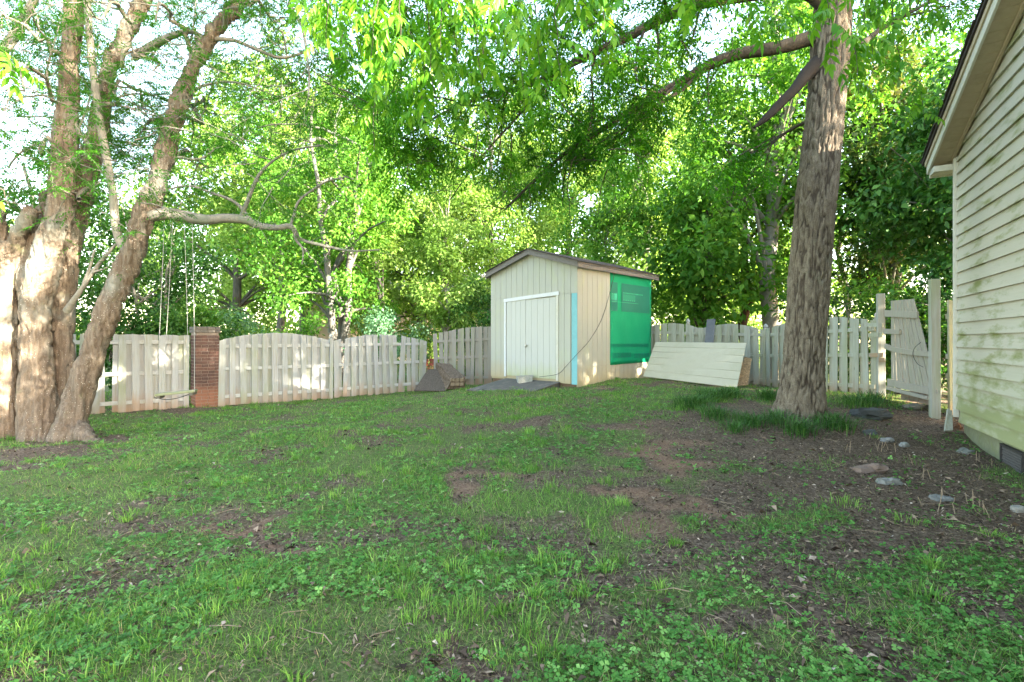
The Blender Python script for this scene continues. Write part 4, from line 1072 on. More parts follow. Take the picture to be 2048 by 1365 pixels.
tm = fuse('trunk', T.mesh('t'), .026, 2)
def ridge_a(V):
    a = np.arctan2(V[:, 1]-9.2, V[:, 0]+7.8); u = V[:, 0]*1.0+V[:, 1]*.6
    z = V[:, 2]
    f = fbm(u*7+fbm(u*2, z*1.2, 5)*1.5, z*.9+V[:, 1]*2, 11, 3)
    g = np.abs(fbm(u*26+fbm(u*6, z*2.5, 8)*1.6, z*2.6, 15, 3)-.5)*2
    return (f-.5)*.10+(smooth(0, .28, g)-.6)*.034
link('trunk', shift(ridge(tm, ridge_a), tl.location), BARK_TAN, tl)
T = Tubes()
side = [
 [(262,505,9.0,34),(240,480,8.98,20),(230,440,8.95,17),(226,390,8.95,16),(212,310,8.9,16),(198,230,8.9,15),(186,140,8.9,14),(178,60,8.9,14),(172,-40,8.9,13)],
 [(300,432,9.0,27),(335,428,9.05,26),(372,434,9.1,25),(412,440,9.1,22),(450,437,9.12,20),(490,440,9.15,19),(520,452,9.2,16),(552,456,9.2,13),(582,454,9.2,12),(600,478,9.3,8),(640,490,9.3,7),(700,502,9.3,5),(760,500,9.3,3)],
 [(480,440,9.15,14),(492,410,9.1,12),(506,375,9.1,11),(522,345,9.1,9),(552,318,9.1,7),(590,300,9.1,6),(640,292,9.1,4)],
 [(392,78,9.0,22),(428,78,9.0,15),(470,82,9.0,12),(515,100,9.0,10),(562,116,9.0,9),(610,104,9.0,7),(650,85,9.0,5)],
 [(268,115,9.3,24),(310,88,9.2,22),(350,70,9.1,18),(385,64,9.0,14),(420,85,9.0,10)],
 [(134,622,9.2,22),(150,598,9.1,16),(172,566,9.05,12),(200,526,9.0,11),(236,484,9.0,7),(262,456,9.0,5)],
 [(168,568,9.05,12),(178,540,9.0,8),(190,500,8.95,6)], [(186,545,9.0,8),(215,535,9.0,5),(245,510,9.0,4)],
 [(590,458,9.2,9),(592,480,9.2,8),(606,500,9.2,6),(604,530,9.2,4)], [(500,438,9.15,10),(470,405,9.1,9),(420,385,9.1,8),(378,372,9.1,6),(330,380,9.1,5)],
 [(580,454,9.2,9),(588,430,9.2,8),(600,400,9.2,7),(650,365,9.25,5),(690,355,9.3,4)],
 [(355,315,9.0,9),(400,318,9.0,7),(440,290,9.0,5),(470,260,9.0,3)], [(352,215,9.0,12),(400,175,9.0,8),(470,165,9.0,6),(560,195,9.0,4)],
 [(-10,120,9.4,30),(28,70,9.4,24),(60,15,9.4,22),(90,-40,9.4,20)], [(-20,130,9.2,16),(20,95,9.2,14),(50,50,9.2,12),(70,0,9.2,10)]]
cr = Crown()
for si, rows in enumerate(side):
    P, r = pathw(rows); T.add(P, r*(.95 if si < 2 else .68), 8); cr.twigs(P[len(P)//3:], .42, .5, 5, .01)
link('branch', shift(T.mesh('branch'), tl.location), BARK_SMOOTH, tl)
# crown limbs, upper part mostly above and through the picture's top left
def lim(p0, p1, r0, **kw):
    p0, p1 = np.array(p0, float), np.array(p1, float); n = 10
    P = np.array([p0+(p1-p0)*t+UP*.35*math.sin(math.pi*t) for t in np.linspace(0, 1, n)])+rng.normal(0, .08, (n, 3)); P[0] = p0
    cr.limb(P, r0, .012, **kw)
kw = dict(every=.42, bl=(.9, 2.0), tw=.24, twl=.5, leafs=6)
for (a, b) in (((147,0),(60,-60)), ((135,200),(20,190)), ((140,110),(-80,60)), ((204,210),(300,220)), ((222,130),(330,150)), ((262,45),(180,60)), ((346,250),(430,230)), ((392,125),(300,30)),
               ((432,60),(560,-20)), ((480,0),(590,120)), ((346,250),(270,300)), ((318,350),(420,335)), ((130,330),(40,330)), ((188,300),(110,250)), ((158,400),(230,370)), ((540,-80),(640,200))):
    Y0 = rng.uniform(8.2, 9.2); Y1 = rng.uniform(7.4, 11.5)
    lim(at(*a, 9.1), at(*b, Y1), .04, **kw)
for a, b in (((490,0),(600,-200)), ((480,-10),(380,-260)), ((150,-160),(20,-330)), ((150,-200),(330,-380)), ((370,-160),(480,-350)), ((620,-190),(800,-260))):
    lim(at(*a, 9.1), at(*b, rng.uniform(6.5, 12)), .06, every=.45, bl=(1.2, 2.4), tw=.3, twl=.6, leafs=5)
for _ in range(560):
    px, py = rng.uniform(-120, 640), rng.uniform(-120, 430)
    if rng.random() < .75*smooth(.42, .6, np.array(vn(px/110, py/110, 91)))+.18:
        p0 = at(px, py, rng.uniform(8.0, 12.5)); b = wander(p0, rvec()*[1, 1, .3], rng.uniform(.7, 1.3), 6, .3, -.03)
        cr.T.add(b, np.linspace(.010, .003, 7), 4); cr.twigs(b, .17, .45, 6, .006)
link('limb', shift(cr.T.mesh('limb'), tl.location), BARK_SMOOTH, tl)
P, D = cr.leaf_pts(); n = len(P)
lv = Leaves(); tone = np.clip(.45+.5*(fbm(P[:, 0]*1.1, P[:, 2]*1.1+P[:, 1], 3)-.5)+rng.normal(0, .12, n), 0, 1)
D[:, 2] *= .5
lv.pinnate(P, D, rng.uniform(.13, .24, n), 5, rng.uniform(.05, .075, n), rng.uniform(.016, .024, n), tone, .3)
tag(link('crown', shift(lv.mesh('crown'), tl.location), LEAF_A, tl), kind='stuff')
print('left tree leaflets', lv.count())

# ------------------------------------------------------------------ rope swing
sxw = np.array(at(352, 786, 9.12))
swing = empty('rope_swing', sxw, 0, 'mossy wooden board swing hanging on four thin ropes from the horizontal limb', 'swing')
a, b = np.array(at(314, 790, 9.05))-sxw, np.array(at(392, 782, 9.2))-sxw
d = unit(b-a); nn_ = np.array([-d[1], d[0], 0])*.11; upv = np.array([0, 0, .02])
link('seat', MB().hexa([a-nn_-upv, b-nn_-upv, b+nn_-upv, a+nn_-upv], [a-nn_+upv, b-nn_+upv, b+nn_+upv, a+nn_+upv]).mesh('seat', .006), flat_mat('mossy_seat_board', (.20, .21, .12), .95, .3, 20, .4, (.12, .15, .05)), swing)
for s_ in (a, b):
    q = s_+d*.05*(1 if s_ is a else -1)
    link('cleat', MB().hexa([q-nn_*1.05-upv*3.2-d*.03, q-nn_*1.05-upv*3.2+d*.03, q+nn_*1.05-upv*3.2+d*.03, q+nn_*1.05-upv*3.2-d*.03], [q-nn_*1.05-upv*1.1-d*.03, q-nn_*1.05-upv*1.1+d*.03, q+nn_*1.05-upv*1.1+d*.03, q+nn_*1.05-upv*1.1-d*.03]).mesh('cleat'), flat_mat('dark_cleat', (.10, .09, .07), .9), swing)
for (px, py, Yt), (qx, qy, Yb) in (((329, 428, 9.05), (312, 790, 8.97)), ((346, 426, 9.08), (325, 784, 9.15)), ((368, 432, 9.1), (377, 778, 9.3)), ((384, 434, 9.08), (389, 785, 9.1))):
    p1, p0 = np.array(at(px, py, Yt))-sxw, np.array(at(qx, qy, Yb))-sxw
    T = Tubes(); P = [p0+(p1-p0)*t+np.array([.012*math.sin(math.pi*t), 0, 0]) for t in np.linspace(0, 1, 9)]
    T.add(P, [.0055]*9, 6); link('rope', T.mesh('rope'), ROPE, swing)
cu = Tubes(); P = spline([a+[0, -.08, -.03], a*.5+[0, -.06, -.09], [0, -.05, -.10], b*.5+[0, -.05, -.07], b+[0, -.05, -.02]], 6); cu.add(P, [.008]*len(P), 5)
link('under_rope', cu.mesh('under_rope'), DARK_METAL, swing)

# ------------------------------------------------------------------ big tree on the right
tb = tree_root('pecan_tree', (4.77, 8.6, .3), 'big grey furrowed trunk tree rising right of the leaning panel with overhanging limbs')
rows = [(1601,850,8.6,140),(1602,828,8.6,108),(1604,780,8.6,94),(1608,700,8.6,86),(1614,620,8.6,85),(1619,540,8.6,85),(1626,470,8.6,83),(1632,400,8.6,82),(1641,320,8.6,81),(1648,250,8.6,80),(1655,170,8.6,79),(1660,90,8.6,80),(1666,0,8.6,76),(1674,-120,8.6,70),(1684,-280,8.6,60),(1696,-460,8.6,46),(1700,-620,8.6,30)]
P = np.array([at(a, b, c) for a, b, c, d in rows]); r = np.array([d/2/F*c*.87 for a, b, c, d in rows])
S = spline(np.c_[P, r], 5); 
ln = np.r_[0, np.cumsum(np.linalg.norm(np.diff(S[:, :3], axis=0), axis=1))]; tt = np.linspace(0, ln[-1], 560)
S = np.stack([np.interp(tt, ln, S[:, j]) for j in range(4)], 1); KK = 132
V, Q = tube(S[:, :3], np.ones(len(S)), KK)
C = np.repeat(S[:, :3], KK, 0); Nn = V-C; th = np.tile(np.arange(KK)*2*np.pi/KK, len(S)); zz = np.repeat(tt, KK); rr = np.repeat(S[:, 3], KK)
def cyc(th, z, fr, fz, s):
    a, b = th*fr/(2*np.pi), z*fz
    w_ = th/(2*np.pi)
    return fbm(a, b, s, 3)*(1-w_)+fbm(a-fr, b, s, 3)*w_
warp = cyc(th, zz, 8, 1.6, 3)*.5
f1 = np.abs(cyc(th+warp*.35, zz, 30, 2.3, 21)-.5)*2; f2 = np.abs(cyc(th+warp*.2, zz, 64, 6.5, 25)-.5)*2; cross = np.abs(cyc(th, zz+warp*.3, 18, 8, 29)-.5)*2
plate = np.minimum(smooth(.0, .2, f1), .5+.5*smooth(.0, .14, cross))
flare = 1+np.exp(-(zz-.1)/.3)*(.09+.10*np.sin(th*5+.6)+.06*np.sin(th*3))
rad = rr*flare+(plate-.7)*.034+(f2-.3)*.014+(cyc(th, zz, 5, .8, 33)-.5)*.06
V = C+Nn*rad[:, None]
link('trunk', shift(mesh_np('trunk', V, Q, True, {'plate': plate}), tb.location), BARK_GREY, tb)
cb_ = Crown()
def limpx(rows, ok=None, **kw):
    P, r = pathw(rows); cb_.limb(P, r[0], r[-1], rad=r*.68, ok=ok, **kw)
kw = dict(every=.23, bl=(.9, 2.1), tw=.2, twl=.5, leafs=7, k=10)
low = lambda p: True
limpx([(1640,70,8.6,46),(1560,95,8.7,38),(1480,108,8.9,34),(1420,130,9.1,30),(1360,165,9.3,26),(1300,200,9.4,23),(1240,235,9.5,20),(1180,275,9.6,16),(1120,315,9.7,12),(1060,370,9.8,8),(1010,420,9.9,5)], start=.25, **kw)
limpx([(1660,20,8.6,44),(1600,-20,8.5,38),(1500,-10,8.4,36),(1400,8,8.3,33),(1330,34,8.3,30),(1260,72,8.3,26),(1190,105,8.3,23),(1130,135,8.4,20),(1060,170,8.5,14),(980,190,8.6,10),(880,230,8.7,7),(800,280,8.8,4)], start=.25, **kw)
limpx([(1420,130,9.1,16),(1370,175,9.2,13),(1310,215,9.3,11),(1240,270,9.4,9),(1150,330,9.6,6)], start=.3, **kw)
limpx([(1200,102,8.3,14),(1130,140,8.3,12),(1070,195,8.4,10),(1020,250,8.5,7),(950,330,8.7,5),(900,400,8.9,3)], start=.2, **kw)
limpx([(1660,40,8.6,40),(1700,-60,8.3,34),(1740,-160,7.8,30),(1800,-220,7.2,20),(1900,-260,6.8,12)], start=.3, **kw)
limpx([(1655,150,8.6,26),(1700,110,8.8,18),(1760,60,9.2,14),(1830,20,9.6,10),(1900,-20,10,6)], start=.25, **kw)
limpx([(1665,-20,8.6,36),(1560,-90,8.0,30),(1420,-140,7.2,26),(1250,-150,6.4,20),(1080,-120,5.8,14),(900,-60,5.4,9),(760,0,5.2,5)], start=.3, **kw)
limpx([(1680,-200,8.6,34),(1600,-260,9.6,28),(1480,-260,10.6,20),(1340,-220,11.4,14),(1200,-130,12,8)], start=.25, **kw)
limpx([(1650,230,8.6,14),(1590,255,9.0,9),(1520,300,9.6,7),(1450,340,10,5)], start=.3, **kw)
for _ in range(190):
    px = rng.uniform(620, 1960); top_ = np.interp(px, [620, 800, 1000, 1150, 1300, 1500, 1620, 1720, 1950], [150, 330, 440, 330, 330, 400, 330, 330, 260]); py = rng.uniform(-80, top_)
    if rng.random() < .75*smooth(.4, .6, np.array(vn(px/120+7, py/120, 93)))+.2:
        Yc = rng.uniform(6.8, 10.2)
        if px > 1820 or (1560 < px < 1760 and (Yc < 9.2 or py > 150)): continue
        p0 = at(px, py, Yc); b = wander(p0, rvec()*[1, 1, .3], rng.uniform(.7, 1.3), 6, .3, -.05)
        cb_.T.add(b, np.linspace(.010, .003, 7), 4); cb_.twigs(b, .19, .45, 6, .006)
link('limb', shift(cb_.T.mesh('limb'), tb.location), BARK_LIMB, tb)
T = Tubes(); P, r = pathw([(1640,128,8.6,40),(1614,148,8.5,28),(1592,176,8.4,21),(1564,204,8.35,19),(1540,229,8.3,16),(1524,243,8.28,12),(1508,256,8.25,5)]); capped(T, P, r, 12)
m = T.mesh('broken_limb'); o = link('broken_limb', shift(m, tb.location), flat_mat('dead_dark_bark', (.022, .018, .015), .95, .4, 20, .6), tb); o['label'] = 'dark broken limb stub'
P, D = cb_.leaf_pts()
ok = (P[:, 2] > 2.6) & (np.abs(P[:, 0]-P[:, 1]*.87) > -1) & ((P[:, 0] < 6.6) | (P[:, 1] > 9) | (P[:, 2] > 6.4))
ok &= (P[:, 1] > 3.0) & ((P[:, 1] < 8.0) | (P[:, 2] > 4.3))
hu_ = -(P[:, 0]-7.03)*.443-(P[:, 1]-8.3)*.897; hv_ = (P[:, 0]-7.03)*.897-(P[:, 1]-8.3)*.443
ok &= ~((hu_ > -1.0) & (hv_ > -1.1) & (P[:, 2] < 7.6))
P, D = P[ok], D[ok]; n = len(P)
lv = Leaves(); tone = np.clip(.45+.6*(fbm(P[:, 0]*.9, P[:, 2]*.9+P[:, 1], 13)-.5)+rng.normal(0, .13, n), 0, 1)
D[:, 2] = D[:, 2]*.5-.15
lv.pinnate(P, D, rng.uniform(.2, .34, n), 5, rng.uniform(.085, .125, n), rng.uniform(.024, .036, n), tone, .45)
tag(link('crown', shift(lv.mesh('crown'), tb.location), LEAF_B, tb), kind='stuff')
print('right tree leaflets', lv.count())
# hanging near sprays: compound leaves big enough to pick apart
def big_leaf(seed):
    rg = np.random.default_rng(seed); V, Q, Rn = [], [], []; off_ = 0
    n = rg.integers(4, 6); L = .22
    def leaflet(b, d, ll, lw):
        nonlocal off_
        d = unit(d); s_ = unit(np.cross(d, UP)); nn = np.cross(s_, d); rn = rg.uniform(.25, .95)
        prof = [(0, .12), (.22, .85), (.45, 1), (.7, .62), (1, .02)]; pts = []
        for t, w_ in prof:
            c = b+d*ll*t-nn*ll*.22*t*t; pts += [c-s_*lw*w_*.5+nn*lw*w_*.16, c, c+s_*lw*w_*.5+nn*lw*w_*.16]
        V.extend(pts); Rn.extend([rn]*15)
        for i in range(4):
            a_ = off_+i*3; Q.extend([(a_, a_+1, a_+4, a_+3), (a_+1, a_+2, a_+5, a_+4)])
        off_ += 15
    ax = lambda t: np.array([L*t, 0, -.35*L*t*t])
    for j in range(n):
        t = (j+.7)/n
        for sg in (1, -1):
            leaflet(ax(t), np.array([.5, sg*.8, -.45-.3*t])+rg.normal(0, .12, 3), .105*(1-.3*abs(t-.6))*rg.uniform(.85, 1.1), .036)
    leaflet(ax(1.0), np.array([.8, rg.normal(0, .2), -.7]), .11, .038)
    tv, tq = tube(np.array([ax(t) for t in np.linspace(-.12, 1, 6)]), np.full(6, .0016), 3)
    Q.extend([tuple(q_) for q_ in (tq+off_).tolist()]); V.extend(list(tv)); Rn.extend([.6]*len(tv))
    return mesh_np('leaf', np.array(V), np.array(Q), False, {'rnd': Rn})
LEAF_NEAR = leaf_mat('young_pecan_leaf', (.04, .15, .012), (.07, .23, .018), (.17, .34, .03), .5, (1.2, 1.15, .4), .38)
bigs = [big_leaf(i) for i in range(8)]
for m in bigs: m.materials.append(LEAF_NEAR)
T = Tubes(); nleaf = 0
sprays = [(640,-40,4.4,660,100),(690,-60,4.2,720,110),(770,-60,4.0,740,170),(800,-40,3.8,800,150),(840,-60,4.2,870,190),(900,-60,4.0,880,100),(930,-50,4.3,960,150),(990,-60,4.0,1010,90),
          (1060,-40,4.2,1080,130),(1110,-60,4.0,1120,160),(620,-50,5.0,600,60),(860,60,5.0,840,260),(760,120,5.2,745,300),(960,60,5.2,970,240),(1130,-50,4.6,1180,60),(1230,-60,4.4,1250,20),
          (1380,-60,4.2,1395,15),(1480,-60,4.6,1500,60),(1560,-60,4.8,1560,80),(1650,-40,5.0,1665,110),(1700,-60,5.0,1745,110),(1780,-60,5.2,1790,90),(1850,-60,5.4,1860,80),(690,60,5.4,680,120),(1700,40,6.0,1720,200),(1790,60,6.2,1800,170),(1840,150,6.4,1850,250),
          (-20,120,4.2,25,140),(-30,380,4.4,14,415),(1030,-60,5.0,1050,230),(890,-40,5.4,930,300),(1190,-40,5.4,1220,130)]
for i, (a, b, Y, c, d) in enumerate(sprays):
    p0, p1 = at(a, b, Y), at(c, d, Y-.2+.4*rng.random())
    pts = np.array([p0+(p1-p0)*t+[0, 0, .12*math.sin(math.pi*t)] for t in np.linspace(0, 1, 8)])+rng.normal(0, .012, (8, 3))
    T = Tubes(); T.add(pts, np.linspace(.006, .0025, 8), 5); link('twig', shift(T.mesh('twig'), tb.location), BARK_LIMB, tb)
    Ls = np.linalg.norm(p1-p0); nn_ = max(4, int(Ls/.085))
    for j in range(nn_):
        t = .2+.8*(j+.5)/nn_; q_ = pts[min(int(t*7), 6)]; a_ = rng.uniform(0, 6.28)
        o = bpy.data.objects.new('leaf', bigs[(i*3+j) % 8]); COL.objects.link(o); o.parent = tb
        o.location = tuple(q_-np.array(tb.location)); s_ = rng.uniform(.85, 1.25); o.scale = (s_, s_, s_); o.rotation_euler = (rng.normal(0, .3), rng.uniform(.1, .75), a_); nleaf += 1
print('near leaves', nleaf)

# ------------------------------------------------------------------ background trees, shrubs
def clump_leaves(lv, C, Rd, n, L, up=.6, flat=.8, tone=None):
    """n leaves round each clump centre, denser on the outside"""
    nc = len(C); idx = np.repeat(np.arange(nc), n); N = len(idx)
    v = rvec(N); rad = (rng.random(N)**.45)[:, None]
    P = C[idx]+v*rad*(Rd[idx][:, None])*np.array([1, 1, flat])
    d = unit(v*.6+rvec(N)*.9-UP*.35); nr = unit(v*.5+UP*up+rvec(N)*.6)
    l = L*rng.uniform(.65, 1.3, N)
    t = .45 if tone is None else tone[idx]
    lv.add(P, d, nr, l, l*rng.uniform(.42, .62, N), np.clip(t+rng.normal(0, .17, N), 0, 1))
def bg_tree(name, px, Y, h, r0, czr, crad, nclump, nleaf, L, mat, bark, label, group, lean=0.0, stems=1, base=None, gap=1.0, cat='tree', clump_r=(.5, 1.1), only=None, sd=0):
    x = (px-CX)/F*Y; z0 = float(gz(np.array([x]), np.array([Y]))[0]) if base is None else base
    root = tree_root(name, (x, Y, z0), label, group, cat)
    T = Tubes(); top = []
    for s_ in range(stems):
        an = rng.uniform(0, 6.28); sp = (0 if stems == 1 else .28)
        e = np.array([x+lean*h+math.cos(an)*sp*h*.5, Y+math.sin(an)*sp*h*.35, z0+h*rng.uniform(.8, 1)])
        n = 9; P = np.array([np.array([x, Y, z0-.2])+(e-[x, Y, z0-.2])*np.array([t**1.2, t**1.2, t]) for t in np.linspace(0, 1, n)])+np.r_[[[0, 0, 0]], rng.normal(0, .012*h, (n-1, 3))]
        T.add(P, np.linspace(1, .25, n)*r0*(1 if stems == 1 else .7), 9); top.append(P)
    v = rvec(nclump); rr_ = rng.random(nclump)**.4
    C = np.array([x+lean*h*.7, Y, z0])+[0, 0, czr[0]]+v*rr_[:, None]*np.array([crad[0], crad[0]*.8, crad[1]])
    if only is not None: C = C[only(C)]
    Rd = rng.uniform(*clump_r, len(C))
    for c in C[:min(len(C), 26)]:
        P = top[rng.integers(len(top))]; j = int(np.clip(np.searchsorted(P[:, 2], c[2]-rng.uniform(.1, .25)*h), 2, len(P)-2)); b = P[j]
        q_ = np.array([b+(c-b)*t+UP*.12*np.linalg.norm(c-b)*math.sin(math.pi*t) for t in np.linspace(0, 1, 6)]); T.add(q_, np.linspace(r0*.3, r0*.06, 6), 5)
    link('trunk', shift(T.mesh('trunk'), root.location), bark, root)
    lv = Leaves(); tone = np.clip(rng.normal(.48, .14, len(C)), 0, 1)
    clump_leaves(lv, C, Rd, int(nleaf*.57), L*1.24, tone=tone)
    tag(link('crown', shift(lv.mesh('crown'), root.location), mat, root), kind='stuff')
    return root
BG = 'trees beyond the fence'
# dark evergreen mass behind the left fence
bg_tree('evergreen_tree', 60, 15.5, 7.5, .16, (4.2,), (3.0, 3.6), 60, 520, .10, LEAF_DARK, BARK_SMOOTH, 'dark evergreen tree behind the tan multi trunk tree', BG, clump_r=(.5, .95))
bg_tree('evergreen_tree', 300, 15.0, 6.0, .09, (3.1,), (2.2, 2.9), 46, 430, .10, LEAF_DARK, BARK_SMOOTH, 'dark evergreen with thin bare stems right behind the swing ropes', BG, stems=4, clump_r=(.4, .8))
bg_tree('evergreen_tree', -160, 15.5, 7.5, .16, (4.0,), (2.6, 3.6), 40, 450, .11, LEAF_DARK, BARK_SMOOTH, 'dark evergreen at left edge behind the cut stub trunk', BG)
# sunlit trees further back
bg_tree('maple_tree', 682, 22, 13, .27, (7.5,), (4.8, 5.6), 60, 560, .15, LEAF_MID, BARK_PALE, 'pale trunked spreading tree with forked stems rising behind the dip between arched fences', BG, stems=3, clump_r=(.6, 1.3))
bg_tree('sunlit_tree', 470, 30, 15, .3, (7.5,), (6.0, 6.8), 80, 560, .20, LEAF_SUN, BARK_PALE, 'tall yellow green sunlit tree behind the swing limb', BG, clump_r=(.8, 1.8))
bg_tree('sunlit_tree', 620, 40, 22, .4, (12,), (8, 10), 90, 560, .26, LEAF_SUN, BARK_PALE, 'tallest yellow green sunlit tree far behind the pale trunked tree', BG, clump_r=(1.0, 2.3))
bg_tree('sunlit_tree', 840, 34, 16, .3, (8,), (6.5, 7.5), 80, 560, .22, LEAF_SUN, BARK_PALE, 'yellow green sunlit tree far behind the shed roof left end', BG, clump_r=(.8, 1.8))
bg_tree('sunlit_tree', 1130, 38, 20, .4, (10.5,), (7.5, 9.5), 90, 560, .25, LEAF_SUN, BARK_PALE, 'yellow green sunlit tree far behind the shed roof peak', BG, clump_r=(1.0, 2.2))
bg_tree('sunlit_tree', 1420, 34, 18, .4, (9.5,), (7.0, 9.0), 90, 560, .23, LEAF_SUN, BARK_PALE, 'yellow green sunlit tree far behind the leaning panel', BG, clump_r=(.9, 2.0))
bg_tree('vine_column_tree', 895, 21.5, 8.5, .09, (4.6,), (1.5, 4.2), 44, 420, .12, LEAF_SUN, BARK_SMOOTH, 'slim light green tree standing just left of the shed behind the fence', BG, clump_r=(.4, .8))
bg_tree('sapling', 1216, 19.5, 8, .085, (5.8,), (2.2, 2.6), 30, 420, .12, LEAF_MID, BARK_SMOOTH, 'slender bare stemmed sapling rising behind the shed roof', BG, clump_r=(.45, .9))
bg_tree('big_leaf_tree', 1400, 17.6, 6.5, .08, (3.6,), (2.9, 2.6), 44, 230, .21, LEAF_MID, BARK_LIMB, 'low broad leaved tree arching over the fence right of the shed', BG, stems=4, clump_r=(.5, 1.0))
bg_tree('grey_trunk_tree', 1543, 17.0, 15, .30, (9.5,), (3.6, 5.5), 60, 420, .15, LEAF_MID, BARK_SMOOTH, 'straight smooth grey trunk tree left of the big furrowed trunk', BG, clump_r=(.6, 1.2))
bg_tree('red_trunk_tree', 1489, 18.8, 9, .21, (6.5,), (3.0, 3.4), 40, 420, .14, LEAF_MID, BARK_RED, 'dark reddish trunk tree behind the fence between panel and big trunk', BG, clump_r=(.5, 1.0))
bg_tree('magnolia_tree', 1790, 16.5, 11.5, .2, (6.4,), (3.0, 5.2), 84, 400, .16, LEAF_BRONZE, BARK_SMOOTH, 'dark bronze leaved magnolia tree behind the broken gate', BG, clump_r=(.5, 1.0))
bg_tree('magnolia_tree', 1935, 12.9, 9.0, .2, (5.0,), (2.1, 4.2), 60, 420, .16, LEAF_DARK, BARK_SMOOTH, 'dark magnolia tree hidden behind the house corner', BG, clump_r=(.5, 1.0))
bg_tree('thin_tree', 1700, 19, 14, .12, (8.8,), (3.8, 5.8), 80, 420, .14, LEAF_MID, BARK_SMOOTH, 'mid green tree filling the view right of the big furrowed trunk', BG, clump_r=(.5, 1.1))
for i, (px, Y, h, w_, mat, lab) in enumerate(((470, 17.5, 2.6, 1.5, LEAF_BLUE, 'blue green shrub rising just right of the brick pillar'), (590, 19.5, 2.7, 1.7, LEAF_MID, 'mid green shrub behind the first arched fence section'),
       (770, 21.5, 2.9, 1.8, LEAF_BLUE, 'blue green shrub behind the second arched fence section'), (930, 23, 2.6, 1.2, LEAF_MID, 'small shrub behind the bare grey fence section'), (965, 21, 4.2, 1.1, LEAF_DARK, 'dark green shrub pressed against left wall of the shed'),
       (1340, 20, 3.0, 1.8, LEAF_MID, 'green shrub between the shed and the low arching tree'), (1470, 22, 3.2, 2.0, LEAF_SUN, 'light green shrub behind the scalloped fence'), (1680, 15.0, 3.6, 1.6, LEAF_DARK, 'dark shrub behind the fence right of the big trunk'),
       (1800, 13.2, 2.9, 1.0, LEAF_MID, 'green shrub showing above the broken gate'), (1880, 12.4, 3.4, 1.1, LEAF_DARK, 'dark shrub behind the tallest gate post'), (240, 14.2, 2.6, 1.2, LEAF_DARK, 'dark shrub behind the straight topped fence section'), (380, 15.2, 2.5, 1.0, LEAF_MID, 'green shrub behind the brick pillar'))):
    bg_tree('shrub', px, Y, h*.8, .04, (h*.5,), (w_, h*.5), 22, 360, .10, mat, BARK_SMOOTH, lab, 'shrubs along the fence', stems=3, cat='shrub', clump_r=(.35, .7))
# unseen trees added on the sun side of the house to shade the yard
for i, (x, y, h, zc, w_, rz_, ncl, lab) in enumerate(((17, 8.8, 10.5, 6.0, 3.6, 4.2, 80, 'unseen tree added beyond the far eave of the house, shading the right fence'), (17.5, 2.3, 14, 9.8, 4.4, 4.6, 110, 'unseen tree added beyond the house, shading the arched fence'),
      (18, -4.2, 19.5, 15.3, 4.6, 4.8, 95, 'tallest unseen tree added beyond the house, shading the tan trunks'), (15.8, 5.6, 10.5, 7.4, 2.8, 3.8, 75, 'unseen tree added close to the house, shading the garden shed'), (10, -7.0, 8.5, 4.8, 4.2, 3.6, 84, 'unseen tree added by the near end of the house, shading the front lawn'))):
    bg_tree('added_shade_tree', x/y*F+CX, y, h, .3, (zc,), (w_, rz_), int(ncl*(.66 if i in (0, 3) else .85)), 185 if i in (0, 3) else 215, .24, LEAF_MID, BARK_SMOOTH, lab, 'unseen trees added to shade the yard', base=0.0, clump_r=(.6, 1.2))
for i, (px, Y, h, lab) in enumerate(((560, 27, 17, 'sunlit tree filling the view above the first arched fence section'), (760, 29, 18, 'sunlit tree filling the view above the second arched fence section'), (980, 30, 17, 'sunlit tree directly behind the shed left wall'), (1290, 28, 17, 'sunlit tree above the green sheet of the shed'))):
    bg_tree('sunlit_tree', px, Y, h, .22, (h*.6,), (4.2, h*.42), 80, 430, .17, LEAF_SUN, BARK_PALE, lab, BG, clump_r=(.6, 1.3))
# closing wall of far woods
lv = Leaves()
n = 120; C = np.stack([rng.uniform(-60, 60, n), rng.uniform(48, 62, n), rng.uniform(1, 15, n)*1.0], -1)
clump_leaves(lv, C, rng.uniform(1.8, 3.8, n), 330, .6, tone=rng.uniform(.3, .7, n))
tag(link('far_woods', lv.mesh('far_woods'), LEAF_SUN), 'far sunlit woods closing the view behind the garden trees', 'woods', None, 'stuff')

# ------------------------------------------------------------------ far house and chairs seen through the gap
fh = empty('far_house', at(840, 690, 42), .15, 'distant pinkish house glimpsed between trees behind the fence', 'house')
PINK = flat_mat('far_pink_brick', (.62, .48, .43), .9, .1, 3, .1); FARROOF = flat_mat('far_roof', (.22, .19, .18), .9, .15, 4, .1)
link('wall', MB().box(-9, 9, 0, 8, -2, 3.4).mesh('wall'), PINK, fh)
link('roof', MB().prism([(-.6, 3.4), (8.6, 3.4), (4, 6.2)], 'x', -9.5, 9.5).mesh('roof'), FARROOF, fh)
for x_ in (-6.5, -3, 2.5, 6.2):
    w_ = link('window', MB().box(x_-.6, x_+.6, -.05, .02, .9, 2.3).mesh('window'), SHED_WHITE, fh); link('pane', MB().box(x_-.5, x_+.5, -.07, -.052, 1.0, 2.2).mesh('pane'), DARK_METAL, w_)
RED = flat_mat('faded_red_paint', (.26, .075, .05), .6, .1, 10, .1)
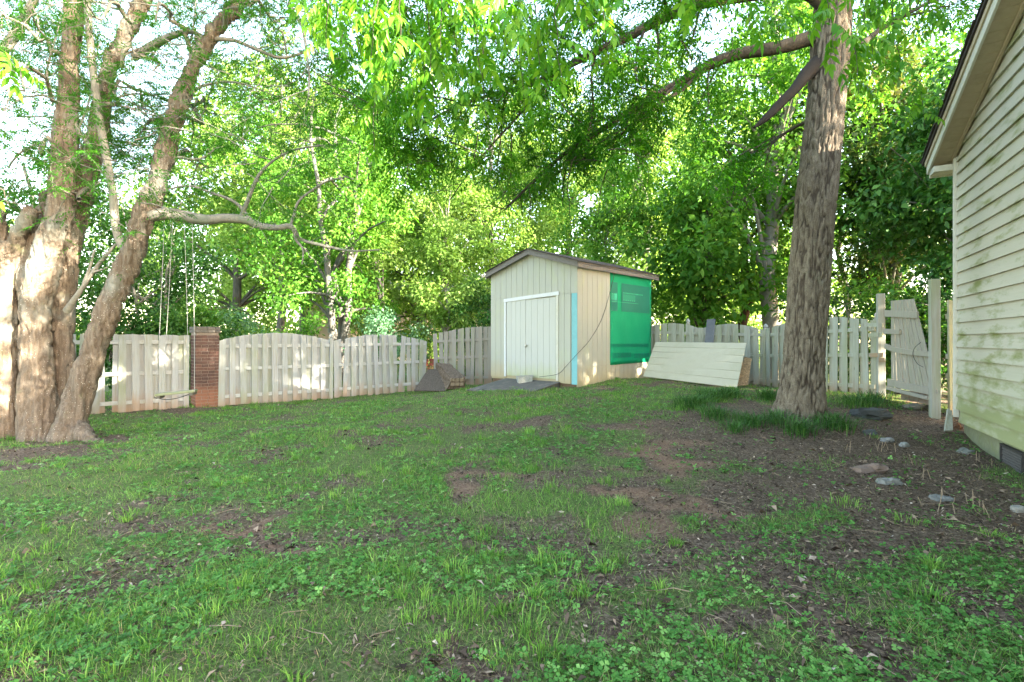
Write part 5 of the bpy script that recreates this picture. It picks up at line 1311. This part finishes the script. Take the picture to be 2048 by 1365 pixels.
for i, (px, lab) in enumerate(((852, 'left of two small red garden chairs seen through the fence gap'), (862, 'right of two small red garden chairs seen through the fence gap'))):
    p = at(px, 742, 26); c = empty('garden_chair', p, .3-.6*i, lab, 'chair', 'red garden chairs beyond the gap'); c.scale = (.7, .7, .7)
    link('seat', MB().box(-.18, .18, -.18, .18, .36, .40).mesh('seat'), RED, c); link('backrest', MB().box(-.18, .18, .15, .19, .4, .85).mesh('backrest'), RED, c)
    for a_ in (-1, 1):
        for b_ in (-1, 1): link('leg', MB().box(a_*.16-.02, a_*.16+.02, b_*.16-.02, b_*.16+.02, 0, .36).mesh('leg'), RED, c)

# ------------------------------------------------------------------ liriope clumps round the big tree
LIR = leaf_mat('liriope_blades', (.022, .065, .018), (.05, .13, .03), (.14, .27, .07), .3, (1.1, 1.15, .5), .45)
def liriope(px, py, rad, nb, h, label, sd):
    p = W(px, py); rg = np.random.default_rng(sd)
    P = np.c_[rg.normal(0, rad*.5, (nb, 2)), np.full(nb, -.01)]; a_ = rg.uniform(0, 6.28, nb)
    P[:, 2] += gz(P[:, 0]+p[0], P[:, 1]+p[1])-p[2]
    out_ = np.c_[P[:, :2]/rad*.7+np.c_[np.cos(a_), np.sin(a_)]*.5, np.zeros(nb)]
    L = h*rg.uniform(.7, 1.25, nb); V = []; s0 = np.c_[-np.sin(a_+1), np.cos(a_+1), np.zeros(nb)]
    sd_ = unit(np.cross(unit(out_+[0, 0, .001]), UP)+.001); prof = [(0, .6), (.35, 1), (.7, .8), (1, .1)]; ring = []
    for t, w_ in prof:
        c = P+out_*(L*t*t*.75)[:, None]+UP*(L*(t*1.15-.62*t*t))[:, None]
        ring.append(np.stack([c-sd_*.005*w_, c+sd_*.005*w_], 1))
    V = np.stack(ring, 1).reshape(-1, 3); b = np.arange(nb)*8
    Q = np.concatenate([b[:, None]+np.array([i*2, i*2+1, i*2+3, i*2+2]) for i in range(3)])
    tag(link('liriope_clump', mesh_np('liriope_clump', V, Q, False, {'rnd': np.repeat(np.clip(rg.normal(.45, .2, nb), 0, 1), 8)}), LIR, None, p), label, 'plant', 'grassy clumps round the big tree')
for i, (px, py, rad, nb, h, lab) in enumerate(((1385,815,.34,420,.30,'leftmost dark grassy clump below the leaning panel'), (1425,800,.32,400,.30,'dark grassy clump at the lower right corner of the panel'), (1460,795,.28,300,.28,'dark grassy clump under the chipboard scrap'),
      (1430,835,.26,260,.26,'lighter grassy clump in front of the dark pair left of the trunk'), (1535,800,.24,300,.28,'upright dark clump touching the left side of the big trunk'), (1500,850,.24,260,.26,'grassy clump left of the big trunk foot'),
      (1555,845,.22,220,.25,'green clump right at the front of the big trunk foot'), (1600,868,.26,300,.28,'grassy clump hanging forward below the big trunk'), (1665,855,.30,380,.28,'full grassy clump at the right foot of the big trunk'),
      (1470,862,.2,160,.2,'small sparse clump at the front edge of the bed'), (1720,812,.3,240,.32,'feathery clump in front of the fence right of the trunk'), (1752,806,.26,180,.28,'feathery clump at foot of the left gate post'))):
    liriope(px, py, rad, int(nb*.8), h*1.25, lab, 300+i)
